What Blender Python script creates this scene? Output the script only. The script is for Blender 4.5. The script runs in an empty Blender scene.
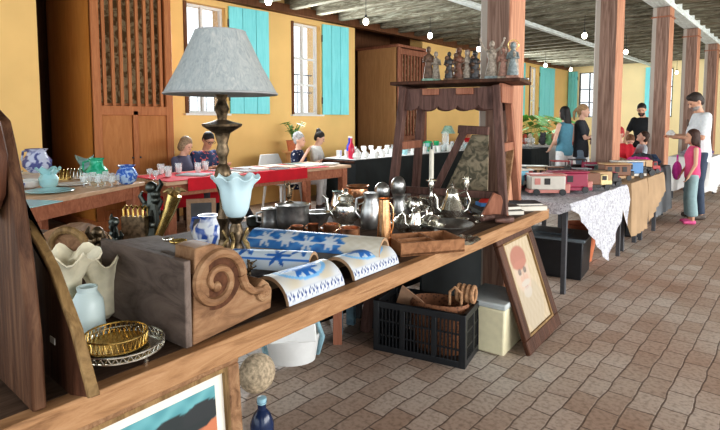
import bpy, bmesh, math, random
from mathutils import Vector as V, Matrix as Mx, Euler
random.seed(7)
PI=math.pi; C=bpy.context.scene.collection
def R(d): return math.radians(d)
sc=bpy.context.scene
try: sc.view_settings.view_transform='Standard'; sc.view_settings.look='Medium High Contrast'
except Exception: pass
# ---------------------------------------------------------------- builder
class MB:
    def __init__(s): s.v=[]; s.f=[]; s.sm=[]
    def _add(s,vs,fs,M=None,sm=True):
        o=len(s.v)
        s.v+= [tuple(M@V(p)) if M else tuple(p) for p in vs]
        s.f+=[tuple(i+o for i in f) for f in fs]; s.sm+=[sm]*len(fs); return s
    def box(s,c,d,rz=0,M=None,rx=0,ry=0,tp=1.0):
        x,y,z=d[0]/2,d[1]/2,d[2]/2
        vs=[(-x,-y,-z),(x,-y,-z),(x,y,-z),(-x,y,-z),(-x*tp,-y*tp,z),(x*tp,-y*tp,z),(x*tp,y*tp,z),(-x*tp,y*tp,z)]
        fs=[(0,3,2,1),(4,5,6,7),(0,1,5,4),(1,2,6,5),(2,3,7,6),(3,0,4,7)]
        m=Mx.Translation(c)@Euler((rx,ry,rz)).to_matrix().to_4x4()
        return s._add(vs,fs,(M@m) if M else m,False)
    def beam(s,p0,p1,w,h,up=(0,0,1),w1=None,h1=None):
        p0,p1=V(p0),V(p1); d=(p1-p0).normalized(); u=V(up)
        if abs(d.dot(u))>.98: u=V((1,0,0))
        r=d.cross(u).normalized(); u=r.cross(d)
        w1=w if w1 is None else w1; h1=h if h1 is None else h1
        vs=[]
        for p,a,b in((p0,w,h),(p1,w1,h1)):
            for i,j in((-1,-1),(1,-1),(1,1),(-1,1)): vs.append(tuple(p+r*a/2*i+u*b/2*j))
        return s._add(vs,[(0,1,2,3),(7,6,5,4),(0,4,5,1),(1,5,6,2),(2,6,7,3),(3,7,4,0)],None,False)
    def tube(s,path,r,n=8,cap=True,closed=False,M=None):
        P=[V(p) for p in path]; m=len(P)
        rr=r if isinstance(r,(list,tuple)) else [r]*m
        vs=[];fs=[];prev=None
        for i,p in enumerate(P):
            if closed: d=P[(i+1)%m]-P[i-1]
            else: d=P[min(i+1,m-1)]-P[max(i-1,0)]
            d.normalize()
            if prev is None:
                a=V((0,0,1)) if abs(d.z)<.9 else V((1,0,0)); a=(a-d*a.dot(d)).normalized()
            else:
                a=prev-d*prev.dot(d)
                a=a.normalized() if a.length>1e-6 else V((1,0,0))
            prev=a; b=d.cross(a)
            for k in range(n):
                t=2*PI*k/n; vs.append(tuple(p+(a*math.cos(t)+b*math.sin(t))*rr[i]))
        for i in range(m if closed else m-1):
            j=(i+1)%m
            for k in range(n):
                l=(k+1)%n; fs.append((i*n+k,i*n+l,j*n+l,j*n+k))
        if cap and not closed: fs+= [tuple(range(n))[::-1],tuple((m-1)*n+k for k in range(n))]
        return s._add(vs,fs,M)
    def seg(s,p0,p1,r0,r1=None,n=10,M=None):
        return s.tube([p0,p1],[r0,r0 if r1 is None else r1],n,M=M)
    def caps(s,p0,p1,r0,r1,n=12,M=None):
        s.seg(p0,p1,r0,r1,n,M); s.sph(p0,(r0*.99,)*3,n,M=M); s.sph(p1,(r1*.99,)*3,n,M=M); return s
    def lathe(s,prof,c=(0,0,0),n=24,M=None,sx=1,sy=1,ripple=0,rk=8):
        vs=[];fs=[];m=len(prof);zz=[p[1] for p in prof];z0,z1=min(zz),max(zz)
        for (r,z) in prof:
            q=((z-z0)/(z1-z0+1e-9))**3
            for k in range(n):
                t=2*PI*k/n; e=1+ripple*q*math.cos(rk*t); vs.append((c[0]+r*e*sx*math.cos(t),c[1]+r*e*sy*math.sin(t),c[2]+z+ripple*q*.12*math.sin(rk*t)))
        for i in range(m-1):
            for k in range(n):
                l=(k+1)%n; fs.append((i*n+k,i*n+l,(i+1)*n+l,(i+1)*n+k))
        if prof[0][0]>1e-4: fs.append(tuple(range(n))[::-1])
        if prof[-1][0]>1e-4: fs.append(tuple((m-1)*n+k for k in range(n)))
        return s._add(vs,fs,M)
    def sph(s,c,r,n=12,M=None,rot=None):
        if not isinstance(r,(tuple,list)): r=(r,r,r)
        vs=[(0,0,-1)];fs=[];m=max(6,n*2//3)
        for i in range(1,m):
            a=-PI/2+PI*i/m
            for k in range(n):
                t=2*PI*k/n; vs.append((math.cos(a)*math.cos(t),math.cos(a)*math.sin(t),math.sin(a)))
        vs.append((0,0,1))
        for k in range(n): fs.append((0,1+(k+1)%n,1+k))
        for i in range(m-2):
            for k in range(n):
                l=(k+1)%n; a=1+i*n; fs.append((a+k,a+l,a+n+l,a+n+k))
        a=1+(m-2)*n
        for k in range(n): fs.append((a+k,a+(k+1)%n,len(vs)-1))
        m4=Mx.Translation(c)@(rot.to_4x4() if rot else Mx.Identity(4))@Mx.Diagonal((r[0],r[1],r[2],1))
        return s._add(vs,fs,(M@m4) if M else m4)
    def loft(s,rings,n=16,M=None):
        vs=[];fs=[];m=len(rings)
        for (c,rx,ry) in rings:
            for k in range(n):
                t=2*PI*k/n; vs.append((c[0]+rx*math.cos(t),c[1]+ry*math.sin(t),c[2]))
        for i in range(m-1):
            for k in range(n):
                l=(k+1)%n; fs.append((i*n+k,i*n+l,(i+1)*n+l,(i+1)*n+k))
        fs+= [tuple(range(n))[::-1],tuple((m-1)*n+k for k in range(n))]
        return s._add(vs,fs,M)
    def prism(s,poly,O,U,W,N,t,sm=False):
        O,U,W,N=V(O),V(U),V(W),V(N)
        n=len(poly); vs=[tuple(O+U*a+W*b) for a,b in poly]+[tuple(O+U*a+W*b+N*t) for a,b in poly]
        fs=[tuple(range(n))[::-1],tuple(range(n,2*n))]+[(i,(i+1)%n,n+(i+1)%n,n+i) for i in range(n)]
        return s._add(vs,fs,None,sm)
    def build(s,name,mt,parent=None,loc=(0,0,0),rz=0,bev=0,mods=None,rot=None):
        me=bpy.data.meshes.new(name); me.from_pydata(s.v,[],s.f)
        me.polygons.foreach_set('use_smooth',s.sm)
        bm=bmesh.new(); bm.from_mesh(me); bmesh.ops.recalc_face_normals(bm,faces=bm.faces); bm.to_mesh(me); bm.free()
        try: me.set_sharp_from_angle(angle=R(38))
        except Exception: pass
        me.materials.append(mt); o=bpy.data.objects.new(name,me); C.objects.link(o)
        o.location=loc; o.rotation_euler=rot if rot else (0,0,rz)
        if parent: o.parent=parent
        if bev:
            b=o.modifiers.new('b','BEVEL'); b.width=bev; b.segments=2; b.limit_method='ANGLE'; b.angle_limit=R(40)
        return o
def thing(name,label,cat,loc=(0,0,0),rz=0,group=None,rot=None):
    o=bpy.data.objects.new(name,None); C.objects.link(o); o.empty_display_size=.05
    o.location=loc; o.rotation_euler=rot if rot else (0,0,rz); o['label']=label; o['category']=cat
    if group: o['group']=group
    return o
def tag(o,label,cat,group=None,kind=None):
    if label: o['label']=label
    if cat: o['category']=cat
    if group: o['group']=group
    if kind: o['kind']=kind
    return o
def struct(mb,name,mt,parent=None,**k):
    o=mb.build(name,mt,parent,**k)
    if not parent: o['kind']='structure'
    return o
def dup(root,loc,rz=0,label=None,group=None,rot=None,s=None):
    def cp(o,par):
        c=o.copy(); C.objects.link(c)
        if par: c.parent=par
        for ch in [x for x in bpy.data.objects if x.parent==o and x!=c]: cp(ch,c)
        return c
    r=cp(root,None); r.location=loc; r.rotation_euler=rot if rot else (0,0,rz)
    if s: r.scale=(s,s,s)
    if label: r['label']=label
    if group: r['group']=group
    return r
# ---------------------------------------------------------------- materials
def nt(name):
    m=bpy.data.materials.new(name); m.use_nodes=True; t=m.node_tree; return m,t,t.nodes['Principled BSDF']
def N(t,ty,**k):
    n=t.nodes.new(ty)
    for a,b in k.items(): setattr(n,a,b)
    return n
def ramp(t,stops):
    r=N(t,'ShaderNodeValToRGB'); e=r.color_ramp.elements
    while len(e)<len(stops): e.new(.5)
    for i,(p,c) in enumerate(stops): e[i].position=p; e[i].color=(c[0],c[1],c[2],1)
    return r
def coords(t,scale=(1,1,1)):
    tc=N(t,'ShaderNodeTexCoord'); mp=N(t,'ShaderNodeMapping'); mp.inputs['Scale'].default_value=scale
    t.links.new(tc.outputs['Object'],mp.inputs[0]); return mp
def bump(t,b,src,st=.3,d=.01):
    n=N(t,'ShaderNodeBump'); n.inputs['Strength'].default_value=st; n.inputs['Distance'].default_value=d
    t.links.new(src,n.inputs['Height']); t.links.new(n.outputs[0],b.inputs['Normal'])
def plain(name,c,rough=.6,metal=0,var=.12,sc_=25,bm_=.0,spec=None,sheen=0):
    m,t,b=nt(name); mp=coords(t); n=N(t,'ShaderNodeTexNoise'); n.inputs['Scale'].default_value=sc_; n.inputs['Detail'].default_value=4
    t.links.new(mp.outputs[0],n.inputs[0])
    r=ramp(t,[(.3,[x*(1-var) for x in c]),(.7,[min(1,x*(1+var)) for x in c])]); t.links.new(n.outputs[0],r.inputs[0]); t.links.new(r.outputs[0],b.inputs['Base Color'])
    b.inputs['Roughness'].default_value=rough; b.inputs['Metallic'].default_value=metal
    if spec is not None: b.inputs['Specular IOR Level'].default_value=spec
    if bm_: bump(t,b,n.outputs[0],bm_,.004)
    return m
def wood(name,c1,c2,sc=(1,1,1),rough=.55,detail=6,bs=.3,c3=None,dist=1.5):
    m,t,b=nt(name); mp=coords(t,sc); n=N(t,'ShaderNodeTexNoise'); n.inputs['Scale'].default_value=3; n.inputs['Detail'].default_value=detail; n.inputs['Distortion'].default_value=dist; n.inputs['Roughness'].default_value=.65
    t.links.new(mp.outputs[0],n.inputs[0]); st=[(.3,c1),(.68,c2)]
    if c3: st=[(.25,c1),(.5,c2),(.75,c3)]
    r=ramp(t,st); t.links.new(n.outputs[0],r.inputs[0]); t.links.new(r.outputs[0],b.inputs['Base Color'])
    b.inputs['Roughness'].default_value=rough; b.inputs['Specular IOR Level'].default_value=.2; bump(t,b,n.outputs[0],bs,.01); return m
def metal(name,c,rough=.28,var=.35,sc_=18):
    m,t,b=nt(name); mp=coords(t); n=N(t,'ShaderNodeTexNoise'); n.inputs['Scale'].default_value=sc_; n.inputs['Detail'].default_value=5
    t.links.new(mp.outputs[0],n.inputs[0]); r=ramp(t,[(.35,[x*(1-var) for x in c]),(.6,c)]); t.links.new(n.outputs[0],r.inputs[0]); t.links.new(r.outputs[0],b.inputs['Base Color'])
    b.inputs['Metallic'].default_value=.92; b.inputs['Roughness'].default_value=rough; bump(t,b,n.outputs[0],.15,.004); return m
def glass(name,c,alpha=.35,rough=.08,trans=.0):
    m,t,b=nt(name); b.inputs['Base Color'].default_value=(*c,1); b.inputs['Roughness'].default_value=rough
    b.inputs['Alpha'].default_value=alpha; b.inputs['Transmission Weight'].default_value=trans; return m
def mixmat(name,base,spot,scale=9,lo=.5,hi=.56,rough=.35,kind='noise',metal_=0):
    m,t,b=nt(name); mp=coords(t)
    if kind=='noise': n=N(t,'ShaderNodeTexNoise'); n.inputs['Detail'].default_value=2; n.inputs['Distortion'].default_value=1.2; o=n.outputs[0]
    else: n=N(t,'ShaderNodeTexVoronoi'); o=n.outputs['Distance']
    n.inputs['Scale'].default_value=scale; t.links.new(mp.outputs[0],n.inputs[0])
    r=ramp(t,[(lo,base),(hi,spot)]); t.links.new(o,r.inputs[0]); t.links.new(r.outputs[0],b.inputs['Base Color']); b.inputs['Roughness'].default_value=rough; b.inputs['Metallic'].default_value=metal_; return m
def vcol(name,rough=.5):
    m,t,b=nt(name); a=N(t,'ShaderNodeAttribute',attribute_name='Col'); t.links.new(a.outputs['Color'],b.inputs['Base Color']); b.inputs['Roughness'].default_value=rough; return m
VC=vcol('painted'); VCG=vcol('glazed paint',.38); VCG.node_tree.nodes['Principled BSDF'].inputs['Specular IOR Level'].default_value=.25
wl=(.7,.48,.17)
M=dict(
 yellow=plain('ochre wall plaster',(.88,.59,.24),.85,var=.06,sc_=1.3,bm_=.05),
 yellow2=plain('pale yellow plaster',(.90,.74,.42),.85,var=.06,sc_=1.2,bm_=.05),
 plaster=plain('grey plaster patch',(.5,.44,.36),.9),
 turq=wood('turquoise shutter paint',(.20,.70,.74),(.30,.82,.86),(6,6,.6),.5,bs=.05),
 white=plain('white paint',(.8,.8,.78),.5,var=.04), 
 pane=glass('window pane',(.95,.97,1),.10,.03),
 brown=wood('dark window wood',(.10,.045,.02),(.2,.09,.045),(8,8,.7),.6),
 red_wood=wood('reddish cupboard wood',(.36,.13,.05),(.52,.22,.09),(7,7,.6),.5,bs=.1),
 orange_wood=wood('orange plywood',(.50,.20,.045),(.60,.27,.07),(3,3,.4),.5,bs=.05),
 door_wood=wood('reddish cupboard door',(.40,.16,.05),(.52,.23,.08),(4,4,.5),.5,bs=.05),
 tan_wood=wood('tan cupboard wood',(.52,.28,.12),(.64,.37,.18),(5,5,.5),.5,bs=.08),
 slat_back=mixmat('patterned cloth behind slats',(.14,.08,.03),(.40,.31,.18),9,.42,.6,.9),
 joist=wood('weathered grey joist',(.05,.04,.025),(.20,.18,.13),(1,8,8),.9,c3=(.48,.48,.38),bs=.4),
 boards=wood('dark ceiling boards',(.04,.03,.02),(.12,.10,.08),(1,6,6),.9,c3=(.25,.24,.19)),
 girder=wood('daylit whitish girder',(.50,.54,.50),(.85,.92,.90),(6,.8,6),.8,bs=.3),  # whitish tone paints in the daylight on the girder's side
 pillar=wood('pinkish timber pillar',(.20,.09,.06),(.38,.20,.135),(8,8,.5),.6,c3=(.50,.28,.19),bs=.25),
 top=wood('worn dark tabletop',(.022,.012,.008),(.075,.045,.03),(9,.8,9),.7,c3=(.13,.085,.06),bs=.3),
 edge=wood('planed orange board edge',(.17,.085,.04),(.36,.20,.10),(6,.9,10),.55,bs=.35,c3=(.48,.29,.16)),
 tablewood=wood('reddish table wood',(.30,.11,.065),(.50,.22,.13),(5,5,3),.45,bs=.1),
 palewood=wood('pale table top',(.50,.32,.20),(.68,.48,.34),(4,1,4),.4,bs=.05),
 darkwood=wood('dark carved wood',(.035,.014,.008),(.12,.052,.03),(7,7,.8),.5,bs=.4),
 rackwood=wood('rack wood',(.07,.035,.028),(.19,.105,.085),(7,7,.8),.5,bs=.4),
 rackred=wood('reddish rack wood',(.22,.085,.05),(.42,.19,.12),(7,7,.8),.5,bs=.3),
 corbel=wood('weathered tan corbel wood',(.10,.05,.025),(.27,.15,.08),(5,1.2,5),.6,bs=.6,c3=(.40,.26,.15)),
 goldcopper=metal('bright golden copper',(.95,.55,.28),.2,.35),
 groove_shade=wood('dark carved groove',(.05,.02,.01),(.14,.06,.03),(5,5,5),.7),
 corbeld=wood('grey weathered board',(.06,.045,.035),(.17,.13,.11),(1.2,5,3.5),.7,bs=.5,c3=(.23,.18,.15)),
 board=wood('reddish brown old plank',(.022,.010,.006),(.085,.04,.022),(8,8,.7),.6,bs=.5,c3=(.17,.09,.05)),
 boardedge=wood('golden worn edge',(.12,.07,.03),(.34,.22,.10),(6,6,1),.6,bs=.5),
 boxwood=wood('tray wood',(.18,.08,.035),(.40,.20,.10),(6,2,6),.6,bs=.3),
 silver=metal('silver',(.88,.86,.78),.17), pewter=metal('pewter',(.55,.55,.54),.32,.45), 
 copper=metal('copper',(.80,.40,.22),.28,.5), bronze=metal('dark bronze',(.21,.155,.10),.4,.7,40), brass=metal('brass',(.80,.58,.22),.25,.35), gunm=metal('dark green bronze',(.10,.11,.10),.4,.5),
 goldleaf=plain('tarnished gilt',(.36,.26,.12),.5,.6,.6,60),
 frost=glass('frosted pale glass',(.72,.86,.86),.88,.35), tulip=glass('pale blue opaline glass',(.62,.80,.84),.93,.35), cream=plain('cream glass',(.78,.72,.55),.35),
 clear=glass('clear glass',(.85,.93,.95),.28,.04), aqua=glass('aqua glass',(.45,.76,.80),.75,.15), greenglass=glass('green glass',(.05,.55,.25),.75,.1),
 shade=wood('silver grey pleated fabric',(.27,.30,.31),(.38,.41,.41),(16,16,.35),.7,bs=.4,c3=(.52,.52,.49)),
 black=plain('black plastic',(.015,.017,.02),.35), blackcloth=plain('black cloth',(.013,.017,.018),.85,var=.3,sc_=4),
 lid=plain('grey blue lid plastic',(.14,.17,.19),.3), redcloth=plain('crimson cloth',(.62,.012,.03),.8,var=.12,sc_=6), 
 beige=plain('beige burlap cloth',(.38,.26,.155),.9,var=.12,sc_=5,bm_=.2), greycloth=plain('grey cloth',(.17,.18,.19),.9,var=.2,sc_=4), whitecloth=plain('white cloth',(.75,.75,.74),.85,var=.08,sc_=4),
 lace=mixmat('white lace',(.60,.61,.65),(.34,.34,.38),40,.42,.60,.9),
 terracotta=plain('terracotta',(.50,.16,.07),.7), styro=plain('cream foam plastic',(.72,.66,.46),.55,var=.05), styrolid=plain('grey white lid',(.50,.54,.54),.5,var=.05),
 wicker=mixmat('brown wicker',(.10,.035,.015),(.26,.11,.05),60,.2,.5,.7,'vor'), rope=plain('tan rope',(.42,.24,.13),.8,var=.4,sc_=60), sack=plain('speckled beige sack',(.45,.36,.25),.9,var=.45,sc_=60),
 bluepaint=plain('peeling blue paint',(.16,.25,.30),.7,var=.5,sc_=15), paper=plain('paper',(.72,.68,.60),.8,var=.05), 
 bluewhite=mixmat('blue and white glaze',(.78,.82,.88),(.05,.12,.42),11,.47,.56,.22), blueware=mixmat('cobalt mottled glaze',(.06,.16,.55),(.45,.62,.85),22,.45,.6,.2), pitch=mixmat('blue banded porcelain',(.55,.60,.75),(.10,.12,.30),8,.45,.55,.22),
 porcelain=plain('white porcelain',(.82,.82,.80),.2,var=.03), greenglaze=mixmat('green glaze',(.02,.40,.22),(.1,.6,.4),10,.4,.6,.2),
 tile_under=plain('raw clay underside',(.42,.27,.16),.85,var=.25,sc_=14), 
 plasticw=plain('white plastic',(.75,.76,.75),.4,var=.03), bluecer=plain('pale blue enamel',(.35,.58,.68),.35,var=.25,sc_=8), navyglass=plain('navy glass',(.02,.035,.09),.15),
 leaf=plain('leaf green',(.10,.26,.06),.6,var=.4), bulb=None, cord=plain('black cord',(.02,.02,.02),.6),
 rust=plain('rusty iron',(.10,.045,.03),.7,var=.6,sc_=40), iron=plain('dark grey steel',(.08,.085,.095),.5), wax=plain('old candle wax',(.72,.68,.58),.5),
 skin=plain('light brown skin',(.60,.34,.23),.55,var=.05), skin2=plain('fair skin',(.70,.43,.32),.55,var=.05), lips=plain('lips',(.45,.14,.12),.5), dark=plain('near black',(.012,.010,.010),.5),
 mosaic=mixmat('mossy mottled panel',(.10,.09,.06),(.30,.25,.17),16,.4,.6,.8), verdigris=plain('green plinth paint',(.28,.42,.33),.6,var=.3),
 plaster_w=plain('pale painted plaster figure',(.36,.30,.24),.6,var=.5,sc_=60), brownfig=plain('dark carved figure wood',(.14,.08,.05),.5,var=.7,sc_=35), redfig=plain('red brown figure wood',(.17,.07,.04),.5,var=.6,sc_=35), blackfig=plain('blackened figure',(.05,.045,.045),.4,var=.8,sc_=50), robeblue=plain('faded blue robe',(.24,.28,.28),.6,var=.4,sc_=50), robepink=plain('faded pink robe',(.36,.20,.15),.6,var=.4,sc_=50),
)
def col(name,c,rough=.7,**k): 
    if name not in M: M[name]=plain(name,c,rough,**k)
    return M[name]
m,t,b=nt('glowing bulb'); b.inputs['Emission Color'].default_value=(1,.93,.75,1); b.inputs['Emission Strength'].default_value=14; M['bulb']=m
# pillar timber: daylight painted into +X faces as lighter orange, pale strip at left edge
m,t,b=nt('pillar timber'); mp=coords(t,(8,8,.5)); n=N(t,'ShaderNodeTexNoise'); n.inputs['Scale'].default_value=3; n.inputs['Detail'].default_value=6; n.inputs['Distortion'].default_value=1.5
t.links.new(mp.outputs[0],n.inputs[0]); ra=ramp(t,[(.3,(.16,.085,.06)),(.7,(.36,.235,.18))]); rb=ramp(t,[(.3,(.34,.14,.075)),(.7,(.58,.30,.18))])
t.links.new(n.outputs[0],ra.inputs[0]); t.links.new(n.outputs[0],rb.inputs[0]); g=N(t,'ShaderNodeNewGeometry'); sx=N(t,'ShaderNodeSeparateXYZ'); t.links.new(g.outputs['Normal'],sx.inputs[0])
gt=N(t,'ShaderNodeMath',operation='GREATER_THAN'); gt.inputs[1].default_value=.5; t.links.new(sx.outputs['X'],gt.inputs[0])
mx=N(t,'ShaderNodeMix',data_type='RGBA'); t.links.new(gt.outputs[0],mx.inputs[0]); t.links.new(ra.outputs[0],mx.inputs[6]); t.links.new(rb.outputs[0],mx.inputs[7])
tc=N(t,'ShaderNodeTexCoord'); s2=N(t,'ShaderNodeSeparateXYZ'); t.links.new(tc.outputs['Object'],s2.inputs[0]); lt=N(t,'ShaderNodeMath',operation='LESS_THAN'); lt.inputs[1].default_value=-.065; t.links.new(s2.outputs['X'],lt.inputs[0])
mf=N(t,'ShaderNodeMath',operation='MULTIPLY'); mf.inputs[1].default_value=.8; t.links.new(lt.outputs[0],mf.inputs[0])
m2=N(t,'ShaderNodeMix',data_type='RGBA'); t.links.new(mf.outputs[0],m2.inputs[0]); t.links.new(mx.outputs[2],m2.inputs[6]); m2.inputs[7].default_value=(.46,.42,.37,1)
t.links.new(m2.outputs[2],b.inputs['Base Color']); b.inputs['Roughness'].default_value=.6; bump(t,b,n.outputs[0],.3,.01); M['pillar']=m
# floor: brick paving laid along the hall
m,t,b=nt('brick paving'); tc=N(t,'ShaderNodeTexCoord'); mp=N(t,'ShaderNodeMapping'); mp.inputs['Rotation'].default_value=(0,0,R(90)); 
nz=N(t,'ShaderNodeTexNoise'); nz.inputs['Scale'].default_value=5; t.links.new(tc.outputs['Object'],nz.inputs[0])
mxv=N(t,'ShaderNodeMix',data_type='VECTOR'); mxv.inputs[0].default_value=.035
t.links.new(tc.outputs['Object'],mxv.inputs[4]); t.links.new(nz.outputs['Color'],mxv.inputs[5]); t.links.new(mxv.outputs[1],mp.inputs[0])
br=N(t,'ShaderNodeTexBrick'); t.links.new(mp.outputs[0],br.inputs[0]); br.offset=.5
for k,v in {'Scale':1.0,'Mortar Size':.0045,'Mortar Smooth':.3,'Bias':0,'Brick Width':.205,'Row Height':.118}.items(): br.inputs[k].default_value=v
br.inputs['Color1'].default_value=(.41,.32,.26,1); br.inputs['Color2'].default_value=(.52,.46,.41,1); br.inputs['Mortar'].default_value=(.17,.13,.105,1)
n2=N(t,'ShaderNodeTexNoise'); n2.inputs['Scale'].default_value=.9; n2.inputs['Detail'].default_value=3; t.links.new(tc.outputs['Object'],n2.inputs[0])
r2=ramp(t,[(.35,(.85,.70,.62)),(.65,(1.1,1.12,1.12))]); t.links.new(n2.outputs[0],r2.inputs[0])
n3=N(t,'ShaderNodeTexNoise'); n3.inputs['Scale'].default_value=45; n3.inputs['Detail'].default_value=5; t.links.new(tc.outputs['Object'],n3.inputs[0])
r3=ramp(t,[(.32,(.62,.6,.58)),(.55,(1.05,1.05,1.05))]); t.links.new(n3.outputs[0],r3.inputs[0])
a=N(t,'ShaderNodeMix',data_type='RGBA',blend_type='MULTIPLY'); a.inputs[0].default_value=1; t.links.new(br.outputs[0],a.inputs[6]); t.links.new(r2.outputs[0],a.inputs[7])
a2=N(t,'ShaderNodeMix',data_type='RGBA',blend_type='MULTIPLY'); a2.inputs[0].default_value=.8; t.links.new(a.outputs[2],a2.inputs[6]); t.links.new(r3.outputs[0],a2.inputs[7])
t.links.new(a2.outputs[2],b.inputs['Base Color']); b.inputs['Roughness'].default_value=.6
inv=N(t,'ShaderNodeMath',operation='SUBTRACT'); inv.inputs[0].default_value=1; t.links.new(br.outputs['Fac'],inv.inputs[1])
ad=N(t,'ShaderNodeMath',operation='MULTIPLY_ADD'); t.links.new(n3.outputs[0],ad.inputs[0]); ad.inputs[1].default_value=.25; t.links.new(inv.outputs[0],ad.inputs[2]); bump(t,b,ad.outputs[0],.6,.008)
M['floor']=m
# ---------------------------------------------------------------- setting
struct(MB().box((-1,10,-.05),(18,26,.1)),'floor',M['floor'])
struct(MB().box((-1.5,9.5,3.62),(14,25,.06)),'ceiling',M['boards'])
def wallseg(y0,y1,z0,z1,x=-7.0,t=.35): return ((x-t/2,(y0+y1)/2,(z0+z1)/2),(t,y1-y0,z1-z0))
wm=MB(); ZT=3.6
wins=[(4.25,4.98),(6.33,7.05),(14.3,15.0),(16.5,17.2)]
for a,bb in [(-1.5,2.34),(3.95,4.25),(4.98,6.33),(7.05,8.02),(10.4,14.3),(15.0,16.5),(17.2,20)]: wm.box(*wallseg(a,bb,0,ZT))
for a,bb in wins: wm.box(*wallseg(a,bb,0,1.5)); wm.box(*wallseg(a,bb,3.12,ZT))
for a,bb in [(2.34,3.95),(8.02,10.4)]:
    wm.box(*wallseg(a,bb,3.45,ZT)); 
struct(wm,'wall_left',M['yellow'])
nm=MB()
for a,bb in [(2.34,3.95),(8.02,10.4)]:
    xd=-8.6 if a<3 else -8.0; nm.box((xd,(a+bb)/2,1.8),(.1,bb-a+.1,3.6)); nm.box(((xd-7.35)/2,a-.05,1.8),(-7.35-xd,.1,3.6)); nm.box(((xd-7.35)/2,bb+.05,1.8),(-7.35-xd,.1,3.6))
struct(nm,'wall_niche',M['brown'])
wm=MB()
wins2=[(-6.62,-5.9),(-4.4,-3.6)]
xs=[(-7.3,-6.62),(-5.9,-4.4),(-3.6,6)]
for a,bb in xs: wm.box(((a+bb)/2,20.15,1.8),(bb-a,.3,3.6))
for a,bb in wins2: wm.box(((a+bb)/2,20.15,.75),(bb-a,.3,1.5)); wm.box(((a+bb)/2,20.15,3.36),(bb-a,.3,.5))
struct(wm,'wall_back',M['yellow2'])
# windows
def window(i,y0,y1,x=-7.12,grille=True):
    z0,z1=1.5,3.12; w=y1-y0
    r=bpy.data.objects.new('window_%d'%i,None); C.objects.link(r); r['kind']='structure'; r.location=(x,y0,z0)
    f=MB(); h=z1-z0
    for yy in (.02,w-.02,w/2): f.box((0,yy,h/2),(.06,.04,h))
    for zz in (.02,h*.33,h*.62,h-.02): f.box((0,w/2,zz),(.05,w,.035))
    f.build('window_frame',M['white'],r)
    MB().box((-.01,w/2,h/2),(.006,w-.04,h-.04)).build('window_pane',M['pane'],r)
    MB().box((.06,.025,h/2),(.16,.05,h)).build('window_jamb',M['brown'],r)
    MB().box((.08,w/2,-.015),(.22,w+.06,.03)).build('window_sill',M['white'],r)
    g=MB()
    for k in range(5): g.seg((-.12,w*(k+.5)/5,0),(-.12,w*(k+.5)/5,h*.45),.008,n=5)
    g.box((-.12,w/2,h*.25),(.02,w,.02)).box((-.12,w/2,h*.45),(.02,w,.02))
    g.build('window_grille',M['iron'],r)
for i,(a,bb) in enumerate(wins): window(i+1,a,bb)
for i,(a,bb) in enumerate(wins2):
    r=bpy.data.objects.new('window_%d'%(i+5),None); C.objects.link(r); r['kind']='structure'; r.location=(a,20.12,1.5); r.rotation_euler=(0,0,0)
    w=bb-a; h=1.62; f=MB()
    for yy in (.02,w-.02,w/2): f.box((yy,0,h/2),(.04,.06,h))
    for zz in (.02,h*.33,h*.62,h-.02): f.box((w/2,0,zz),(w,.05,.035))
    f.build('window_frame',M['iron'],r); MB().box((w/2,.01,h/2),(w-.04,.006,h-.04)).build('window_pane',M['pane'],r)
# shutters
def shutter(hinge,width,ang,label,z0=1.5,h=1.66,n=3):
    t_=thing('window_shutter',label,'shutter',(hinge[0],hinge[1],z0),ang,'turquoise board shutters')
    pw=width/n
    b_=MB()
    for k in range(n): b_.box((pw*(k+.5),0,h/2),(pw-.008,.03,h))
    b_.build('board_panel',M['turq'],t_,bev=.003)
    for z in (.25,h-.25): MB().box((width/2,.022,z),(width-.06,.015,.07)).build('batten',M['turq'],t_)
    MB().seg((0,0,.2),(0,0,.32),.012).seg((0,0,h-.32),(0,0,h-.2),.012).build('hinge',M['iron'],t_)
shutter((-6.98,5.02),.72,R(82),'turquoise shutter right of the window behind the lampshade')
shutter((-6.98,7.08),.62,R(80),'turquoise shutter beside the second window, left of the slatted tan cupboard')
shutter((-6.98,15.05),.9,R(85),'turquoise shutter just right of the nearest pillar, leftmost of the far pair')
shutter((-6.98,17.3),1.1,R(86),'turquoise shutter above the black-haired woman in a teal top')
shutter((-6.64,19.94),.33,R(180),'narrow turquoise shutter left of the far end window')
shutter((-3.66,19.94),.75,R(180),'turquoise shutter behind the bearded man in black, between two pillars')
# ceiling joists, girder
for i,y in enumerate([ -0.6+.62*k for k in range(33)]):
    for (x0,x1) in ((-7.0,-2.06),(-1.80,5.2)):
        zz=3.38+random.uniform(-.012,.012)
        struct(MB().beam((x0,y+random.uniform(-.03,.03),zz),(x1,y+random.uniform(-.03,.03),zz),.13,.22),'trim_%d'%(i*2+(1 if x0<-5 else 2)),M['joist'],bev=.01)
struct(MB().box((-1.93,9.4,3.40),(.26,21.2,.42)),'trim_girder',M['girder'],bev=.01)
struct(MB().box((-4.25,9.4,3.235),(.09,21.2,.07)),'trim_runner',M['girder'])
struct(MB().box((-6.93,9.4,3.28),(.14,21.2,.14)),'trim_wall_plate',M['brown'])
# pillars
def pillar(y0,y1,x0=-2.06,x1=-1.80,lab='',z=3.19):
    t_=thing('timber_pillar',lab,'pillar',((x0+x1)/2,(y0+y1)/2,0),0,'timber pillars in a row'); w=x1-x0;d=y1-y0
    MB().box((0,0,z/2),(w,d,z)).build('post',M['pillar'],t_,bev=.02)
    MB().box((0,0,z-.16),(w+.03,d+.03,.02)).build('collar',M['rackred'],t_)
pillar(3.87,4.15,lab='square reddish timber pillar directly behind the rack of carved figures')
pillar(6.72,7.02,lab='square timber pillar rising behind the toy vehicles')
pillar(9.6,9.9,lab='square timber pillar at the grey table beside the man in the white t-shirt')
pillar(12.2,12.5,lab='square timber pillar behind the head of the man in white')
pillar(14.95,15.25,lab='square timber pillar at the right edge of the photo')
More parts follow.
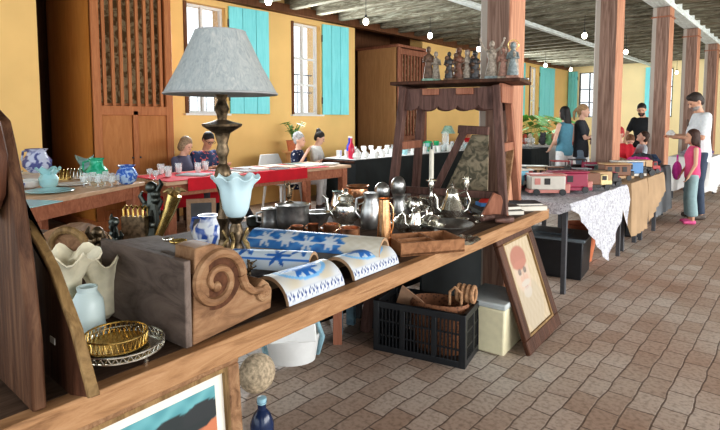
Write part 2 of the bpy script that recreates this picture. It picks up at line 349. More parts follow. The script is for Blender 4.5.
# bulbs
for j,(x,y,z) in enumerate([(-5.4,4.5,2.92),(-5.4,6.45,2.93),(-5.4,8.27,2.93),(-5.5,10.3,2.9),(-5.7,14.5,2.9),(-5.6,16.2,2.9),(-3.2,9.9,2.9),(-3.25,12.84,2.9),(-3.4,19.4,2.9)]):
    where=['hanging nearest the camera, above the lampshade','hanging before the second window','hanging in front of the slatted tan cupboard','hanging just left of the nearest pillar','hanging over the far turquoise shutters','hanging near the far left corner window','hanging left of the second pillar, above the blonde woman','hanging between the second and third pillars','hanging low beyond the head of the man in white'][j]
    t_=thing('pendant_bulb','bare lit bulb '+where,'light bulb',(x,y,z),0,'bare bulbs under the ceiling')
    MB().sph((0,0,0),(.045,.045,.055),12).build('bulb',M['bulb'],t_)
    MB().seg((0,0,.05),(0,0,.10),.02).build('socket',M['black'],t_)
    MB().seg((0,0,.10),(0,0,3.27-z),.005,n=5).build('cord',M['cord'],t_)
# ---------------------------------------------------------------- cupboards
def cupboard(label,x0,x1,y0,y1,h,zsplit,frame,side,slats=True):
    t_=thing('slatted_cupboard',label,'cupboard',((x0+x1)/2,(y0+y1)/2,0)); w=x1-x0; d=y1-y0; fx=w/2
    b_=MB().box((0,-d/2+.015,h/2),(w-.04,.03,h)).box((0,d/2-.015,h/2),(w-.04,.03,h)).box((-w/2+.03,0,h/2),(.03,d,h)); b_.build('side_panel',side,t_)
    MB().box((0,0,h+.03),(w+.06,d+.08,.06)).build('cornice',frame,t_,bev=.015)
    MB().box((.02,0,.07),(w+.06,d+.06,.14)).build('plinth',frame,t_,bev=.015)
    f=MB(); fw=.10
    for yy in(-d/2+fw/2,d/2-fw/2): f.box((fx-.02,yy,h/2),(.06,fw,h))
    for zz in (.2,zsplit,h-.08): f.box((fx-.02,0,zz),(.055,d-.1,.12))
    f.box((fx-.02,0,zsplit/2),(.055,.07,zsplit)); f.build('face_frame',frame,t_,bev=.006)
    for s in(-1,1):
        dd=MB().box((fx-.03,s*(d/4-.02),(zsplit+.2)/2),(.025,d/2-.12,zsplit-.3)).build('door',M['door_wood'] if zsplit>1.2 else side,t_,bev=.008)
        MB().sph((fx,s*.05,zsplit*.6),.014,8).build('knob',M['iron'],dd)
    n=int((d-.2)/.10)
    for k in range(n):
        MB().box((fx-.02,-d/2+.1+(d-.2)*(k+.5)/n,(h+zsplit)/2),(.035,.042,h-zsplit-.1)).build('slat',frame,t_,bev=.004)
    MB().box((fx-.16,0,(h+zsplit)/2),(.02,d-.1,h-zsplit)).build('back_cloth',M['slat_back'],t_)
    MB().box((fx-.1,0,zsplit+.08),(.10,d-.1,.025)).build('inner_shelf',frame,t_)
cupboard('tall reddish slatted cupboard with orange plywood side, left of the lampshade',-8.1,-6.7,2.82,3.88,3.3,1.52,M['red_wood'],M['orange_wood'])
cupboard('tall tan slatted cupboard behind the black-clothed glassware table',-7.85,-6.7,9.05,10.15,2.93,1.0,M['rackred'],M['tan_wood'])

# ---------------------------------------------------------------- main table
TZ=.75; ER=R(3.07)
def EX(y): return -1.27-.0538*(y-.4)
t_=thing('display_table','long rustic plank table along the front, worn dark top and orange edge board','table',(0,0,0))
MB().prism([(EX(-.25)-.05,-.25),(EX(3.84)-.05,3.84),(-2.75,3.84),(-2.75,-.25)],(0,0,TZ-.06),(1,0,0),(0,1,0),(0,0,1),.06).build('tabletop',M['top'],t_)
MB().beam((EX(-.25)-.025,-.25,TZ-.037),(EX(3.84)-.025,3.84,TZ-.037),.05,.074).build('edge_board',M['edge'],t_,bev=.004)
MB().beam((EX(3.84)-.05,3.845,TZ-.04),(-2.75,3.845,TZ-.04),.03,.07).build('end_board',M['edge'],t_)
for y,xs_l in ((.15,(-1.75,-2.6)),(2.75,(-2.2,-2.6)),(3.6,(-2.2,-2.6))):
    for x in xs_l:
        MB().beam((x,y-.12,0),(x,y,TZ-.06),.06,.05).beam((x,y+.12,0),(x,y,TZ-.06),.06,.05).build('leg',M['rackwood'],t_)
    MB().box((-2.15,y,TZ-.1),(1.1,.06,.07)).build('crossbar',M['rackwood'],t_)
# --- leaning boards at the left
t_=thing('leaning_plank','tall dark reddish plank leaning at the very left, on the table end','plank',(0,0,0))
MB().prism([(-1.55,.755),(-1.283,.752),(-1.285,.9),(-1.315,1.08),(-1.36,1.25),(-1.40,1.345),(-1.43,1.40),(-1.62,1.47)],(0,.385,0),(1,0,0),(0,0,1),(0,1,0),.03).build('board',M['board'],t_,bev=.006)
MB().tube([(-1.45,.36,1.18),(-1.39,.36,1.24),(-1.375,.36,1.32),(-1.40,.36,1.39),(-1.46,.36,1.43)],[.022,.028,.03,.026,.02]).build('carved_crest',M['darkwood'],t_)
t_=thing('curved_plank','dark curved wooden panel with a golden worn rim, leaning beside the plank','panel',(0,0,0))
out=[(-1.64, 1.15), (-1.55, 1.13), (-1.46, 1.09), (-1.38, 1.04), (-1.32, 0.98), (-1.26, 0.92), (-1.23, 0.87), (-1.18, 0.79)]
n_=len(out); cx=-1.62
poly=list(out)+[(out[-1][0]-.12,.755),(-1.50,.76),(-1.60,1.0),(-1.62,1.2)]
MB().prism(poly,(0,.47,0),(1,0,0),(0,0,1),(0,1,0),.018).build('plank_face',M['darkwood'],t_)
rim=MB(); rim.prism([(x+.004,z+.003) for x,z in out]+[(x-.010,z-.004) for x,z in out[::-1]],(0,.464,0),(1,0,0),(0,0,1),(0,1,0),.024)
rim.build('rim',M['boardedge'],t_,bev=.003)
MB().box((-1.385,.466,.865),(.03,.002,.016)).build('price_sticker',M['paper'],t_)
# scroll ornament lying behind
def volute(mb,c,U,W,Nn,R0,R1,turns,r,start=0,n=60):
    c,U,W,Nn=V(c),V(U),V(W),V(Nn); P=[];rr=[]
    for i in range(n):
        q=i/(n-1); a=start+q*turns*2*PI; rad=R0+(R1-R0)*q; P.append(c+U*math.cos(a)*rad+W*math.sin(a)*rad); rr.append(r*(1-.45*q))
    mb.tube(P,rr,8); mb.sph(tuple(P[-1]),r*1.0,8)
c0=(-2.441, 0.887, 0.75)
t_=thing('scroll_ornament','brown carved wooden scroll lying behind the curved panel','ornament',(c0[0],c0[1],.75),R(35))
s_=MB().prism([(.19*math.cos(a),.19*math.sin(a)) for a in [PI*k/14 for k in range(15)]],(0,0,.0),(1,0,0),(0,0,1),(0,1,0),.12); s_.build('scroll_block',M['corbel'],t_,bev=.01)
s_=MB(); volute(s_,(0,-.005,.09),(1,0,0),(0,0,1),(0,1,0),.16,.02,1.4,.022,PI); s_.build('scroll_rib',M['boardedge'],t_)
# --- corbel
A_=(-1.325,.81); dU=(math.sin(-ER),math.cos(ER),0)
prof=[(0.0, 0.75), (0.015, 1.033), (0.042, 1.036), (0.077, 1.036), (0.113, 1.023), (0.146, 0.992), (0.176, 0.945), (0.199, 0.895), (0.218, 0.851), (0.239, 0.836), (0.248, 0.866), (0.27, 0.884), (0.296, 0.864), (0.308, 0.827), (0.303, 0.778)]
prof=[(max(0,u),max(.752,z)) for u,z in prof]
t_=thing('carved_corbel','big weathered wooden corbel with carved spiral scroll on its side','corbel',(0,0,0))
MB().prism(prof,(A_[0],A_[1],0),dU,(0,0,1),(-math.cos(ER),-math.sin(ER),0),.10).build('corbel_block',M['corbel'],t_,bev=.004)
MB().prism([(0,.752),(0,.995),(.17,.985),(.20,.90),(.26,.82),(.30,.752)],(A_[0]-.10*math.cos(ER),A_[1],0),dU,(0,0,1),(-math.cos(ER),-math.sin(ER),0),.355).build('inner_block',M['corbeld'],t_,bev=.004)
MB().beam((A_[0]+.002,A_[1]-.012,.753+.125),(A_[0]-.47,A_[1]-.012-.47*math.sin(ER),.753+.125),.022,.252).build('back_board',M['corbeld'],t_,bev=.003)
s_=MB(); cu=(0.088, 0.922)
def cp(u,z,off=.004): return (A_[0]+dU[0]*u+off,A_[1]+dU[1]*u,z)
s_.seg(cp(cu[0],cu[1],-.02),cp(cu[0],cu[1],.0015),.086,n=36); s_.build('recess_shade',M['groove_shade'],t_); s_=MB(); volute(s_,cp(cu[0],cu[1],.002),dU,(0,0,1),(1,0,0),.094,.016,1.7,.0165,PI*.0);  # flat dark disc paints the shade between the spiral's turns
s_.tube([cp(cu[0]+.088,cu[1]),cp(cu[0]+.105,cu[1]-.04),cp(cu[0]+.135,cu[1]-.065),cp(cu[0]+.17,cu[1]-.07)],[.017,.015,.013,.012])
s_.build('spiral_carving',M['corbel'],t_)
s_=MB(); cv=(0.273, 0.843)
volute(s_,cp(cv[0],cv[1]),dU,(0,0,1),(1,0,0),.028,.006,1.3,.009,PI); s_.seg(cp(cv[0],cv[1],.008),cp(cv[0],cv[1],-.44),.02,n=12); s_.build('small_scroll',M['corbel'],t_)
topz=1.0
# things on the corbel
for k,(x,y,z,rr,ml,lb) in enumerate([(178,243,1.008,.028,'brass','small round brass dish on the left of the corbel top'),(198,243,1.01,.035,'bluewhite','small blue patterned saucer on the corbel top beside the jug'),(168,241,1.008,.018,'silver','tiny silver dish lying on the corbel top')]):
    p=[(-1.527, 0.89, 1.008),(-1.459, 0.919, 1.01),(-1.578, 0.884, 1.008)][k]
    tag(MB().lathe([(rr*.5,0),(rr*.8,.003),(rr,.009),(rr*.97,.011),(rr*.7,.005),(0,.004)],n=20).build('small_dish',M[ml],loc=(p[0],p[1],1.006)),lb,'dish')
# --- frosted glass shades (tulip)
def pot(name,label,cat,loc,prof,mt,n=24,group=None,rz=0,rot=None,**k):
    return tag(MB().lathe(prof,n=n,**k).build(name,M[mt],loc=loc,rz=rz,rot=rot),label,cat,group)
pot('glass_globe','upright frosted pale glass lampshade beside the gilt trays','glass shade',(-1.617, 0.643, 0.75),[(.056,0),(.054,.015),(.047,.045),(.046,.085),(.043,.115),(.032,.135),(.027,.143),(.029,.158),(.024,.159),(.022,.14),(.04,.115),(.042,.06),(.05,.012)],'frost')
pot('glass_globe','cream ruffled glass flower shade behind the frosted one, near the scroll','glass shade',(-1.734, 0.623, 0.75),[(.02,0),(.04,.02),(.045,.10),(.05,.16),(.075,.215),(.10,.235),(.096,.24),(.07,.222),(.045,.165)],'cream',n=48,ripple=.14,rk=7)
pot('glass_globe','second cream ruffled glass shade touching the carved corbel board','glass shade',(-1.749, 0.742, 0.75),[(.02,0),(.04,.02),(.04,.08),(.045,.13),(.065,.18),(.085,.20),(.08,.205),(.06,.187),(.04,.13)],'cream',n=48,ripple=.14,rk=7)
# bronze figure
def ornament(name,label,cat,loc,mt,h,seed,group=None,w=.4):
    r_=random.Random(seed); m_=MB(); m_.lathe([(h*.22,0),(h*.22,h*.04),(h*.10,h*.1),(h*.07,h*.2),(h*.14,h*.3),(h*.08,h*.45)],n=14)
    P=[(0,0,h*.4)]
    for k in range(7):
        a=r_.uniform(0,2*PI); z=h*(.35+.08*k); L=h*w*r_.uniform(.5,1)
        m_.tube([(0,0,z),(math.cos(a)*L*.6,math.sin(a)*L*.6,z+h*.04),(math.cos(a)*L,math.sin(a)*L,z+h*.14),(math.cos(a)*L*.8,math.sin(a)*L*.8,z+h*.2)],[h*.05,h*.035,h*.03,h*.012],7)
        m_.sph((math.cos(a)*L*.4,math.sin(a)*L*.4,z),h*.07,8)
    m_.tube([(0,0,h*.35),(h*.02,0,h*.6),(0,0,h*.85)],[h*.1,h*.08,h*.05],8).sph((0,0,h*.92),h*.08,10)
    return tag(m_.build(name,M[mt],loc=loc),label,cat,group)
ornament('bronze_ornament','dark branching bronze ornament left of the corbel board','ornament',(-1.935, 0.813, 0.75),'bronze',.27,3,w=.28)
ornament('bronze_ornament','dark green bronze cherub piece peeking behind the corbel board','ornament',(-2.131, 0.961, 0.75),'gunm',.26,5,w=.25)
# --- trays
pt=(-1.418, 0.646, 0.75)
t_=thing('silver_tray','round silver tray with pierced gallery rim on small feet, near the table edge','tray',(pt[0],pt[1],.775),0)
def gallery(rr,h,n,z=0):
    g=MB()
    for k in range(n):
        a=2*PI*k/n; b_=2*PI*(k+.5)/n
        g.tube([(rr*math.cos(a),rr*math.sin(a),z),(rr*1.01*math.cos(b_),rr*1.01*math.sin(b_),z+h),(rr*math.cos(a+2*PI/n),rr*math.sin(a+2*PI/n),z)],.0016,5)
    g.tube([(rr*math.cos(2*PI*k/40),rr*math.sin(2*PI*k/40),z+h) for k in range(40)],.0028,6,closed=True)
    g.tube([(rr*math.cos(2*PI*k/40),rr*math.sin(2*PI*k/40),z) for k in range(40)],.003,6,closed=True)
    return g
MB().lathe([(.108,0),(.114,.006),(.110,.006),(.10,.003),(0,.003)],n=40).build('plate',M['silver'],t_)
gallery(.112,.016,40,.004).build('gallery_rim',M['silver'],t_)
for k in range(3):
    a=2*PI*k/3+.2; MB().tube([(.09*math.cos(a),.09*math.sin(a),0),(.105*math.cos(a),.105*math.sin(a),-.012),(.10*math.cos(a),.10*math.sin(a),-.023)],.005,6).build('foot',M['silver'],t_)
t_=thing('brass_tray','smaller brass gallery tray resting inside the silver tray','tray',(pt[0]-.012,pt[1]-.006,.784),0)
MB().lathe([(.078,0),(.082,.006),(.078,.006),(.07,.003),(0,.003)],n=40).build('plate',M['brass'],t_)
gallery(.08,.030,36,.004).build('gallery_rim',M['brass'],t_)
# --- horn, trivet, iron bits behind corbel
p=(-2.354, 1.225, 0.75)
t_=thing('brass_horn','fluted brass flower horn leaning up behind the corbel','horn',(p[0],p[1],.76),0)
MB().tube([(0,0,.0),(.04,.035,.12),(.075,.065,.22),(.095,.08,.29)],[.012,.02,.028,.034],14).build('cone',M['brass'],t_)
f=MB()
for k in range(6):
    a=2*PI*k/6; f.tube([(.095,.08,.29),(.095+.03*math.cos(a),.08+.03*math.sin(a),.315),(.095+.05*math.cos(a),.08+.05*math.sin(a),.305)],[.012,.012,.005],7)
f.build('petals',M['goldleaf'],t_)
ornament('iron_rooster','tall dark wrought iron figure standing behind the brass horn','ornament',(-2.378, 1.253, 0.75),'gunm',.36,11,w=.16)
t_=thing('toast_rack','little ridged brass letter rack at the left behind the corbel','rack',(-2.401, 1.185, 0.75),R(30))
MB().box((0,0,.1),(.12,.05,.2)).build('base',M['bronze'],t_)
f=MB()
for k in range(5): f.tube([(-.05+.025*k,-.02,.2),(-.05+.025*k,-.02,.235),(-.05+.025*k,0,.25),(-.05+.025*k,.02,.235),(-.05+.025*k,.02,.2)],.005,6)
f.build('loops',M['brass'],t_)
# --- blue white jug lying
p=(-2.241, 1.472, 0.75)
t_=thing('porcelain_jug','blue and white floral jug standing behind the corbel, left of the tulip lamp','jug',(p[0],p[1],.75),R(20))
MB().lathe([(.045,0),(.05,.01),(.07,.05),(.078,.09),(.07,.13),(.045,.155),(.04,.17),(.05,.185),(.046,.185),(.036,.168),(.0,.15)],n=28).build('body',M['bluewhite'],t_)
MB().tube([(-.045,0,.17),(-.09,0,.165),(-.105,0,.12),(-.085,0,.07),(-.07,0,.06)],.008,8).build('handle',M['bluewhite'],t_)
# --- tall table lamp
lp=(-2.051, 1.43, 0.75)
t_=thing('table_lamp','tall turned bronze table lamp with large grey pleated shade','lamp',lp,0)
MB().lathe([(.09,0),(.092,.015),(.07,.025),(.05,.05),(.03,.07),(.025,.1)],n=28).build('base',M['bronze'],t_)
MB().lathe([(.022,.1),(.02,.16),(.034,.2),(.02,.24),(.018,.3),(.03,.34),(.042,.39),(.032,.43),(.018,.45),(.02,.48),(.030,.51),(.022,.54),(.036,.59),(.088,.622),(.09,.632),(.05,.642),(.02,.652),(.024,.675),(.034,.70),(.024,.725),(.018,.74),(.028,.765),(.012,.79),(.008,.86)],n=24).build('column',M['bronze'],t_)
o=MB().lathe([(.252,.765),(.248,.775),(.182,.895),(.112,1.045),(.108,1.045),(.177,.893),(.246,.768)],n=64); o.build('lamp_shade',M['shade'],t_,loc=(0,0,0))
f=MB().tube([(.25*math.cos(2*PI*k/48),.25*math.sin(2*PI*k/48),.768) for k in range(48)],.005,6,closed=True); f.build('shade_trim',col('grey trim',(.35,.35,.35)),t_); MB().tube([(.11*math.cos(2*PI*k/32),.11*math.sin(2*PI*k/32),1.045) for k in range(32)],.004,6,closed=True).build('shade_trim',col('grey trim',(.35,.35,.35)),t_)
MB().seg((-.112,0,1.045),(.112,0,1.045),.003).seg((0,-.112,1.045),(0,.112,1.045),.003).seg((0,0,.85),(0,0,1.045),.006).build('shade_spider',M['brass'],t_)
MB().sph((0,0,.88),(.03,.03,.04),10).build('bulb',M['porcelain'],t_)
# --- tulip oil lamp
p=(-1.902, 1.389, 0.75)
t_=thing('tulip_lamp','ornate metal lamp holding a pale blue ruffled glass tulip shade','lamp',(p[0],p[1],.75),0)
MB().lathe([(.055,0),(.058,.012),(.04,.02),(.03,.04),(.042,.06),(.03,.09),(.022,.12),(.035,.15),(.03,.17),(.02,.20),(.04,.225),(.02,.235)],n=20).build('base',M['bronze'],t_)
f=MB()
for k in range(5):
    a=2*PI*k/5+.3; f.tube([(.03*math.cos(a),.03*math.sin(a),.03),(.07*math.cos(a),.07*math.sin(a),.05),(.06*math.cos(a),.06*math.sin(a),.10),(.035*math.cos(a),.035*math.sin(a),.13),(.06*math.cos(a),.06*math.sin(a),.17)],[.01,.009,.008,.007,.006],7).sph((.072*math.cos(a),.072*math.sin(a),.055),.014,8)
f.build('scroll_arms',M['goldleaf'],t_)
MB().lathe([(.026,.225),(.042,.235),(.056,.265),(.064,.31),(.068,.345),(.078,.375),(.10,.40),(.097,.405),(.07,.38),(.06,.33),(.05,.26)],n=56,ripple=.09,rk=8).build('glass_shade',M['tulip'],t_)
# small cherub ornaments by the tiles
for k,(p,h,s) in enumerate([((-1.83, 1.33, 0.75),.08,21),((-1.72, 1.314, 0.75),.085,25)]):
    ornament('cherub_ornament',['small bronze cherub ornament at the foot of the tulip lamp','small bronze cherub ornament between corbel and the short blue tile'][k],'ornament',p,'bronze',h,s,w=.45)
# --- painted roof tiles
def tile(label,loc,rz,L,R0,R1,paint,t=.014,tilt=0,n=(70,44)):
    a0,a1=R(8),R(172); nu,nv=n; vs=[];cs=[];fs=[]
    for i in range(nu+1):
        u=i/nu; rr=R0+(R1-R0)*u
        for j in range(nv+1):
            v=j/nv; a=a0+(a1-a0)*v; vs.append((rr*math.cos(a),L*u,rr*math.sin(a)-R0*math.sin(a0))); cs.append(paint(u,v))
    for i in range(nu):
        for j in range(nv):
            a=i*(nv+1)+j; fs.append((a,a+1,a+nv+2,a+nv+1))
    me=bpy.data.meshes.new('glazed_face'); me.from_pydata(vs,[],fs); me.polygons.foreach_set('use_smooth',[True]*len(fs))
    ca=me.color_attributes.new('Col','FLOAT_COLOR','POINT')
    for k,c in enumerate(cs): ca.data[k].color=(c[0],c[1],c[2],1)
    me.materials.append(VCG)
    r_=thing('painted_roof_tile',label,'roof tile',loc,rz,rot=(tilt,0,rz))
    o=bpy.data.objects.new('glazed_face',me); C.objects.link(o); o.parent=r_
    m_=MB(); vs=[];fs=[]; K=20
    for i in (0,1):
        rr=R0 if i==0 else R1
        for q in (.0015,t):
            for j in range(K+1):
                a=a0+(a1-a0)*j/K; vs.append(((rr-q)*math.cos(a),L*i,(rr-q)*math.sin(a)-R0*math.sin(a0)))
    k1=K+1
    for j in range(K):
        fs+=[(j,j+1,k1+j+1,k1+j),(2*k1+j,2*k1+j+1,3*k1+j+1,3*k1+j),(k1+j,k1+j+1,3*k1+j+1,3*k1+j),(j,j+1,2*k1+j+1,2*k1+j)]
    fs+=[(0,k1,3*k1,2*k1),(K,k1+K,3*k1+K,2*k1+K)]
    m_._add(vs,fs); m_.build('clay_body',M['tile_under'],r_)
    return r_
W_=(.60,.63,.66); CR=(.55,.50,.40); B1=(.03,.17,.52); B2=(.22,.48,.78); DB=(.02,.05,.20); LB=(.50,.66,.82)
def leafm(x,y,cx,cy,ang,l,w):
    dx,dy=x-cx,y-cy; a=dx*math.cos(ang)+dy*math.sin(ang); b_=-dx*math.sin(ang)+dy*math.cos(ang)
    if a<0 or a>l: return 0
    q=a/l; return 1-abs(b_)/(w*math.sin(PI*q)**.7+1e-4)
def flower(x,y,cx,cy,n,l,w,ph=0):
    return max(leafm(x,y,cx,cy,ph+2*PI*k/n,l,w) for k in range(n))
def mixc(a,b,q): return tuple(a[i]*(1-q)+b[i]*q for i in range(3))
def nse(x,y): return .5+.25*math.sin(x*37+math.sin(y*23)*2)+.25*math.sin(y*41+math.sin(x*31)*2)
def p_long(u,v):   # u 0 right(clay white) .. 1 left(blue)
    x=u*.72; y=v*.24
    if u<.27+.02*math.sin(v*30): return mixc(CR,(.62,.58,.5),nse(x*3,y*6))
    base=mixc((.02,.12,.36),(.08,.28,.58),.8*nse(x*2,y*3))
    if .80<v<.83 : return W_
    f=max(flower(x,y,.30,.07,7,.075,.014,.3),flower(x,y,.60,.06,8,.085,.014,.1),flower(x,y,.46,.10,6,.06,.012,.6),flower(x,y,.62,.19,6,.05,.010),flower(x,y,.38,.20,6,.05,.010))
    f=max(f,flower(x,y,.26,.185,7,.05,.011,.2),flower(x,y,.50,.18,8,.055,.012,.4)); return mixc(base,W_,.9) if f>.2 else base
def p_short(u,v):
    x=u*.42; y=v*.25
    f=max(flower(x,y,.05,.09,8,.09,.016,.2),flower(x,y,.16,.17,6,.07,.012),flower(x,y,.34,.10,8,.09,.018,.5))
    if f>.15: return mixc(B1,DB,nse(x*2,y*2)*.5)
    if abs(v-.78)<.02: return B1
    return mixc(LB,W_,.35+.6*nse(x,y*1.4))
def p_leaf(u,v):
    x=u*.34; y=v*.30
    if v<.16:
        if v<.035 or v>.14: return mixc(W_,DB,.15)
        k=(u*15)%1; q=(v-.035)/.105
        return DB if abs(k-.5)*1.6+abs(q-.5)<.42 or (abs(k-.02)<.10 and abs(q-.5)>.2) else W_
    e=((x-.17)/.13)**2+((y-.15)/.075)**2
    f=max(flower(x,y,.17,.15,9,.085,.017,.35),leafm(x,y,.05,.15,0,.24,.018))
    if .78<e<1.12: return B2
    if e<.8 and f>.15: return B1
    if e<.8: return mixc(W_,LB,.5)
    if flower(x,y,.02,.24,6,.07,.014)>.2 or flower(x,y,.32,.24,6,.07,.014)>.2: return B2
    return mixc(CR,W_,nse(x,y))
a_=(-1.416, 1.824, 0.8); b_=(-2.096, 1.569, 0.8)
rz=math.atan2(-(b_[0]-a_[0]),b_[1]-a_[1])
a2=(a_[0]-.02,a_[1]+.02); Lg=.70
tile('long blue painted roof tile with bare pale end, lying across behind the others',(a2[0],a2[1],.806),rz,.66,.080,.085,p_long,tilt=R(-.5))
a3=(-1.538, 1.476, 0.79); b3=(-1.768, 1.357, 0.79)
rz2=math.atan2(-(b3[0]-a3[0]),b3[1]-a3[1])
tile('short blue and white roof tile with a clay arch end, in front of the long one',(a3[0]-.005,a3[1]+.03,.792),rz2,.36,.078,.07,p_short)
tile('cream roof tile with blue leaf oval at the table edge, nearest the corbel',(EX(1.2)-.145,1.20,.753),ER,.31,.104,.10,p_leaf)
tile('cream roof tile with blue leaf oval at the table edge, farther from the corbel',(EX(1.57)-.14,1.575,.753),ER,.33,.095,.09,p_leaf)
# --- pots
def P2(name,label,cat,loc,prof,mt,handle=None,spout=None,lid=None,n=24,rz=0,hm=None):
    t_=thing(name,label,cat,loc,rz); MB().lathe(prof,n=n).build('body',M[mt],t_)
    if handle: MB().tube(handle[0],handle[1],8).build('handle',M[hm or mt],t_)
    if spout: MB().tube(spout[0],spout[1],10).build('spout',M[mt],t_)
    if lid: MB().lathe(lid,n=20).build('lid',M[mt],t_)
    return t_
RV=R(40)
P2('pewter_cup','small dark lidded pewter dish at the left end of the pewter row','dish',(-2.589, 2.022, 0.75),[(.035,0),(.045,.01),(.048,.05),(.04,.058),(.02,.064),(0,.066)],'gunm')
P2('pewter_tankard','squat pewter tankard with lid right of the dark dish','tankard',(-2.462, 2.05, 0.75),[(.055,0),(.06,.01),(.058,.05),(.052,.11),(.056,.12),(.05,.122),(.0,.128)],'pewter',([(-.05,0,.1),(-.085,0,.09),(-.085,0,.04),(-.055,0,.03)],.007),rz=RV)
P2('pewter_pot','large pewter pot with ring handle in the middle of the pewter row','pot',(-2.34, 2.117, 0.75),[(.07,0),(.09,.02),(.10,.07),(.098,.13),(.105,.15),(.098,.152),(.09,.13),(.08,.02),(0,.02)],'pewter',([(-.1,0,.13),(-.13,0,.11),(-.135,0,.07),(-.10,0,.05)],.01),rz=RV)
ornament('bronze_figurine','small bronze figurine standing in the rim of the large pewter pot','figurine',(-2.389, 2.132, 0.9),'bronze',.13,31,w=.35)
P2('pewter_bowl','round footed pewter bowl right of the large pewter pot','bowl',(-2.247, 2.235, 0.75),[(.04,0),(.035,.015),(.055,.04),(.075,.09),(.08,.10),(.074,.10),(.05,.045),(0,.03)],'pewter')
for k,(p,r_,h_,lb) in enumerate([((-2.179, 2.001, 0.75),.035,.055,'little copper mug in front of the large pewter pot'),((-2.168, 2.116, 0.75),.032,.05,'little copper mug behind the long blue tile, second from the left'),((-2.07, 2.164, 0.75),.045,.055,'small copper saucepan below the silver coffee pot'),((-1.903, 2.139, 0.75),.055,.06,'wide copper saucepan right beside the long tile end')]):
    P2('copper_mug',lb,'mug',p,[(r_*.9,0),(r_,.006),(r_*.98,h_),(r_*1.05,h_+.004),(r_*.95,h_+.004),(r_*.9,.01),(0,.008)],'copper',([(-r_,0,h_*.9),(-r_*1.5,0,h_*.7),(-r_,0,h_*.3)],.005),rz=RV)
P2('silver_coffee_pot','round silver coffee pot with long spout among the pewter, left','coffee pot',(-2.159, 2.39, 0.75),[(.05,0),(.045,.015),(.075,.05),(.088,.09),(.078,.13),(.045,.155),(.05,.165)],'silver',([(.07,0,.13),(.12,0,.15),(.13,0,.10),(.08,0,.06)],.008),([(-.07,0,.06),(-.11,0,.10),(-.12,0,.17),(-.14,0,.19)],[.018,.014,.010,.009]),[(.052,.165),(.045,.185),(.015,.20),(.012,.215),(.016,.225),(0,.235)],rz=RV)
P2('copper_urn','dark copper and brass two-handled urn standing behind the silver coffee pot','urn',(-2.428, 2.814, 0.75),[(.05,0),(.03,.02),(.055,.07),(.075,.13),(.07,.17),(.085,.19),(.078,.19),(.06,.165),(0,.15)],'copper',([(-.07,0,.16),(-.11,0,.17),(-.10,0,.10),(-.06,0,.08)],.007),rz=RV)
P2('pewter_jug','tall ridged pewter jug with handle, left of the copper vase','jug',(-2.004, 2.443, 0.75),[(.055,0),(.062,.02),(.066,.07),(.06,.12),(.042,.17),(.045,.20),(.05,.215),(.044,.215),(.035,.17),(0,.15)],'pewter',([(-.045,0,.19),(-.085,0,.18),(-.095,0,.10),(-.062,0,.06)],.009),rz=RV)
P2('copper_vase','tall narrow copper vase in front of the silver, right of the long tile','vase',(-1.61, 2.066, 0.75),[(.036,0),(.036,.05),(.033,.12),(.030,.2),(.027,.255),(.034,.262),(.026,.262),(.024,.2),(0,.02)],'goldcopper',([(.028,0,.24),(.045,0,.21),(.045,0,.12),(.034,0,.08)],.004),rz=RV)
for k,(p,h_) in enumerate([((-2.274, 2.893, 0.75),.20),((-2.237, 3.032, 0.75),.23)]):
    t_=thing('domed_goblet',['dome topped pewter goblet behind the copper vase','taller dome topped pewter goblet right of the copper vase'][k],'goblet',p)
    MB().lathe([(.045,0),(.04,.01),(.012,.03),(.012,h_*.4),(.045,h_*.55),(.055,h_*.68)],n=20).build('cup',M['pewter'],t_)
    MB().sph((0,0,h_*.78),(.055,.055,h_*.32),16).build('dome_lid',M['pewter'],t_)
P2('silver_teapot','small squat silver teapot in front, beside the tray box','teapot',(-1.806, 2.498, 0.75),[(.03,0),(.035,.01),(.06,.03),(.065,.055),(.045,.08),(.035,.085)],'silver',([(.05,0,.07),(.09,0,.075),(.085,0,.035),(.055,0,.03)],.006),([(-.05,0,.035),(-.085,0,.06),(-.10,0,.085)],[.014,.01,.008]),[(.036,.085),(.025,.097),(.008,.103),(.012,.112),(0,.118)],rz=RV)
P2('pewter_pitcher','pewter pitcher with spout standing behind the small silver teapot','pitcher',(-2.092, 2.847, 0.75),[(.045,0),(.05,.02),(.052,.06),(.04,.10),(.038,.135),(.046,.15),(.04,.15),(0,.12)],'pewter',([(-.04,0,.13),(-.08,0,.12),(-.08,0,.05),(-.05,0,.04)],.007),rz=RV)
P2('silver_creamer','silver handled creamer left of the candlestick with the candle','creamer',(-2.031, 2.947, 0.75),[(.04,0),(.03,.015),(.055,.05),(.062,.08),(.05,.11),(.056,.13),(.048,.13),(0,.1)],'silver',([(.05,0,.12),(.09,0,.11),(.09,0,.05),(.05,0,.04)],.006),([(-.05,0,.07),(-.08,0,.10),(-.09,0,.125)],[.016,.012,.010]),rz=RV)
def candlestick(label,loc,h,candle=0):
    t_=thing('candlestick',label,'candlestick',loc)
    MB().lathe([(.05,0),(.05,.008),(.03,.02),(.014,.04),(.018,h*.25),(.012,h*.35),(.02,h*.45),(.011,h*.55),(.014,h*.7),(.022,h*.8),(.016,h*.9),(.038,h*.93),(.038,h*.95),(.014,h*.96),(.018,h),(0,h)],n=20).build('stem',M['silver'],t_)
    if candle:
        c_=MB().lathe([(.0165,0),(.0165,candle),(.010,candle+.006),(0,candle+.004)],n=14).build('candle',M['wax'],t_,loc=(0,0,h)); MB().seg((0,0,candle),(0,0,candle+.05),.007,.009,8).build('wick_holder',M['gunm'],c_)
candlestick('silver candlestick holding a thick pale candle',(-2.035, 3.151, 0.75),.24,.20)
candlestick('bare silver candlestick to the right of the silver coffee pot with domed lid',(-1.826, 3.276, 0.75),.26)
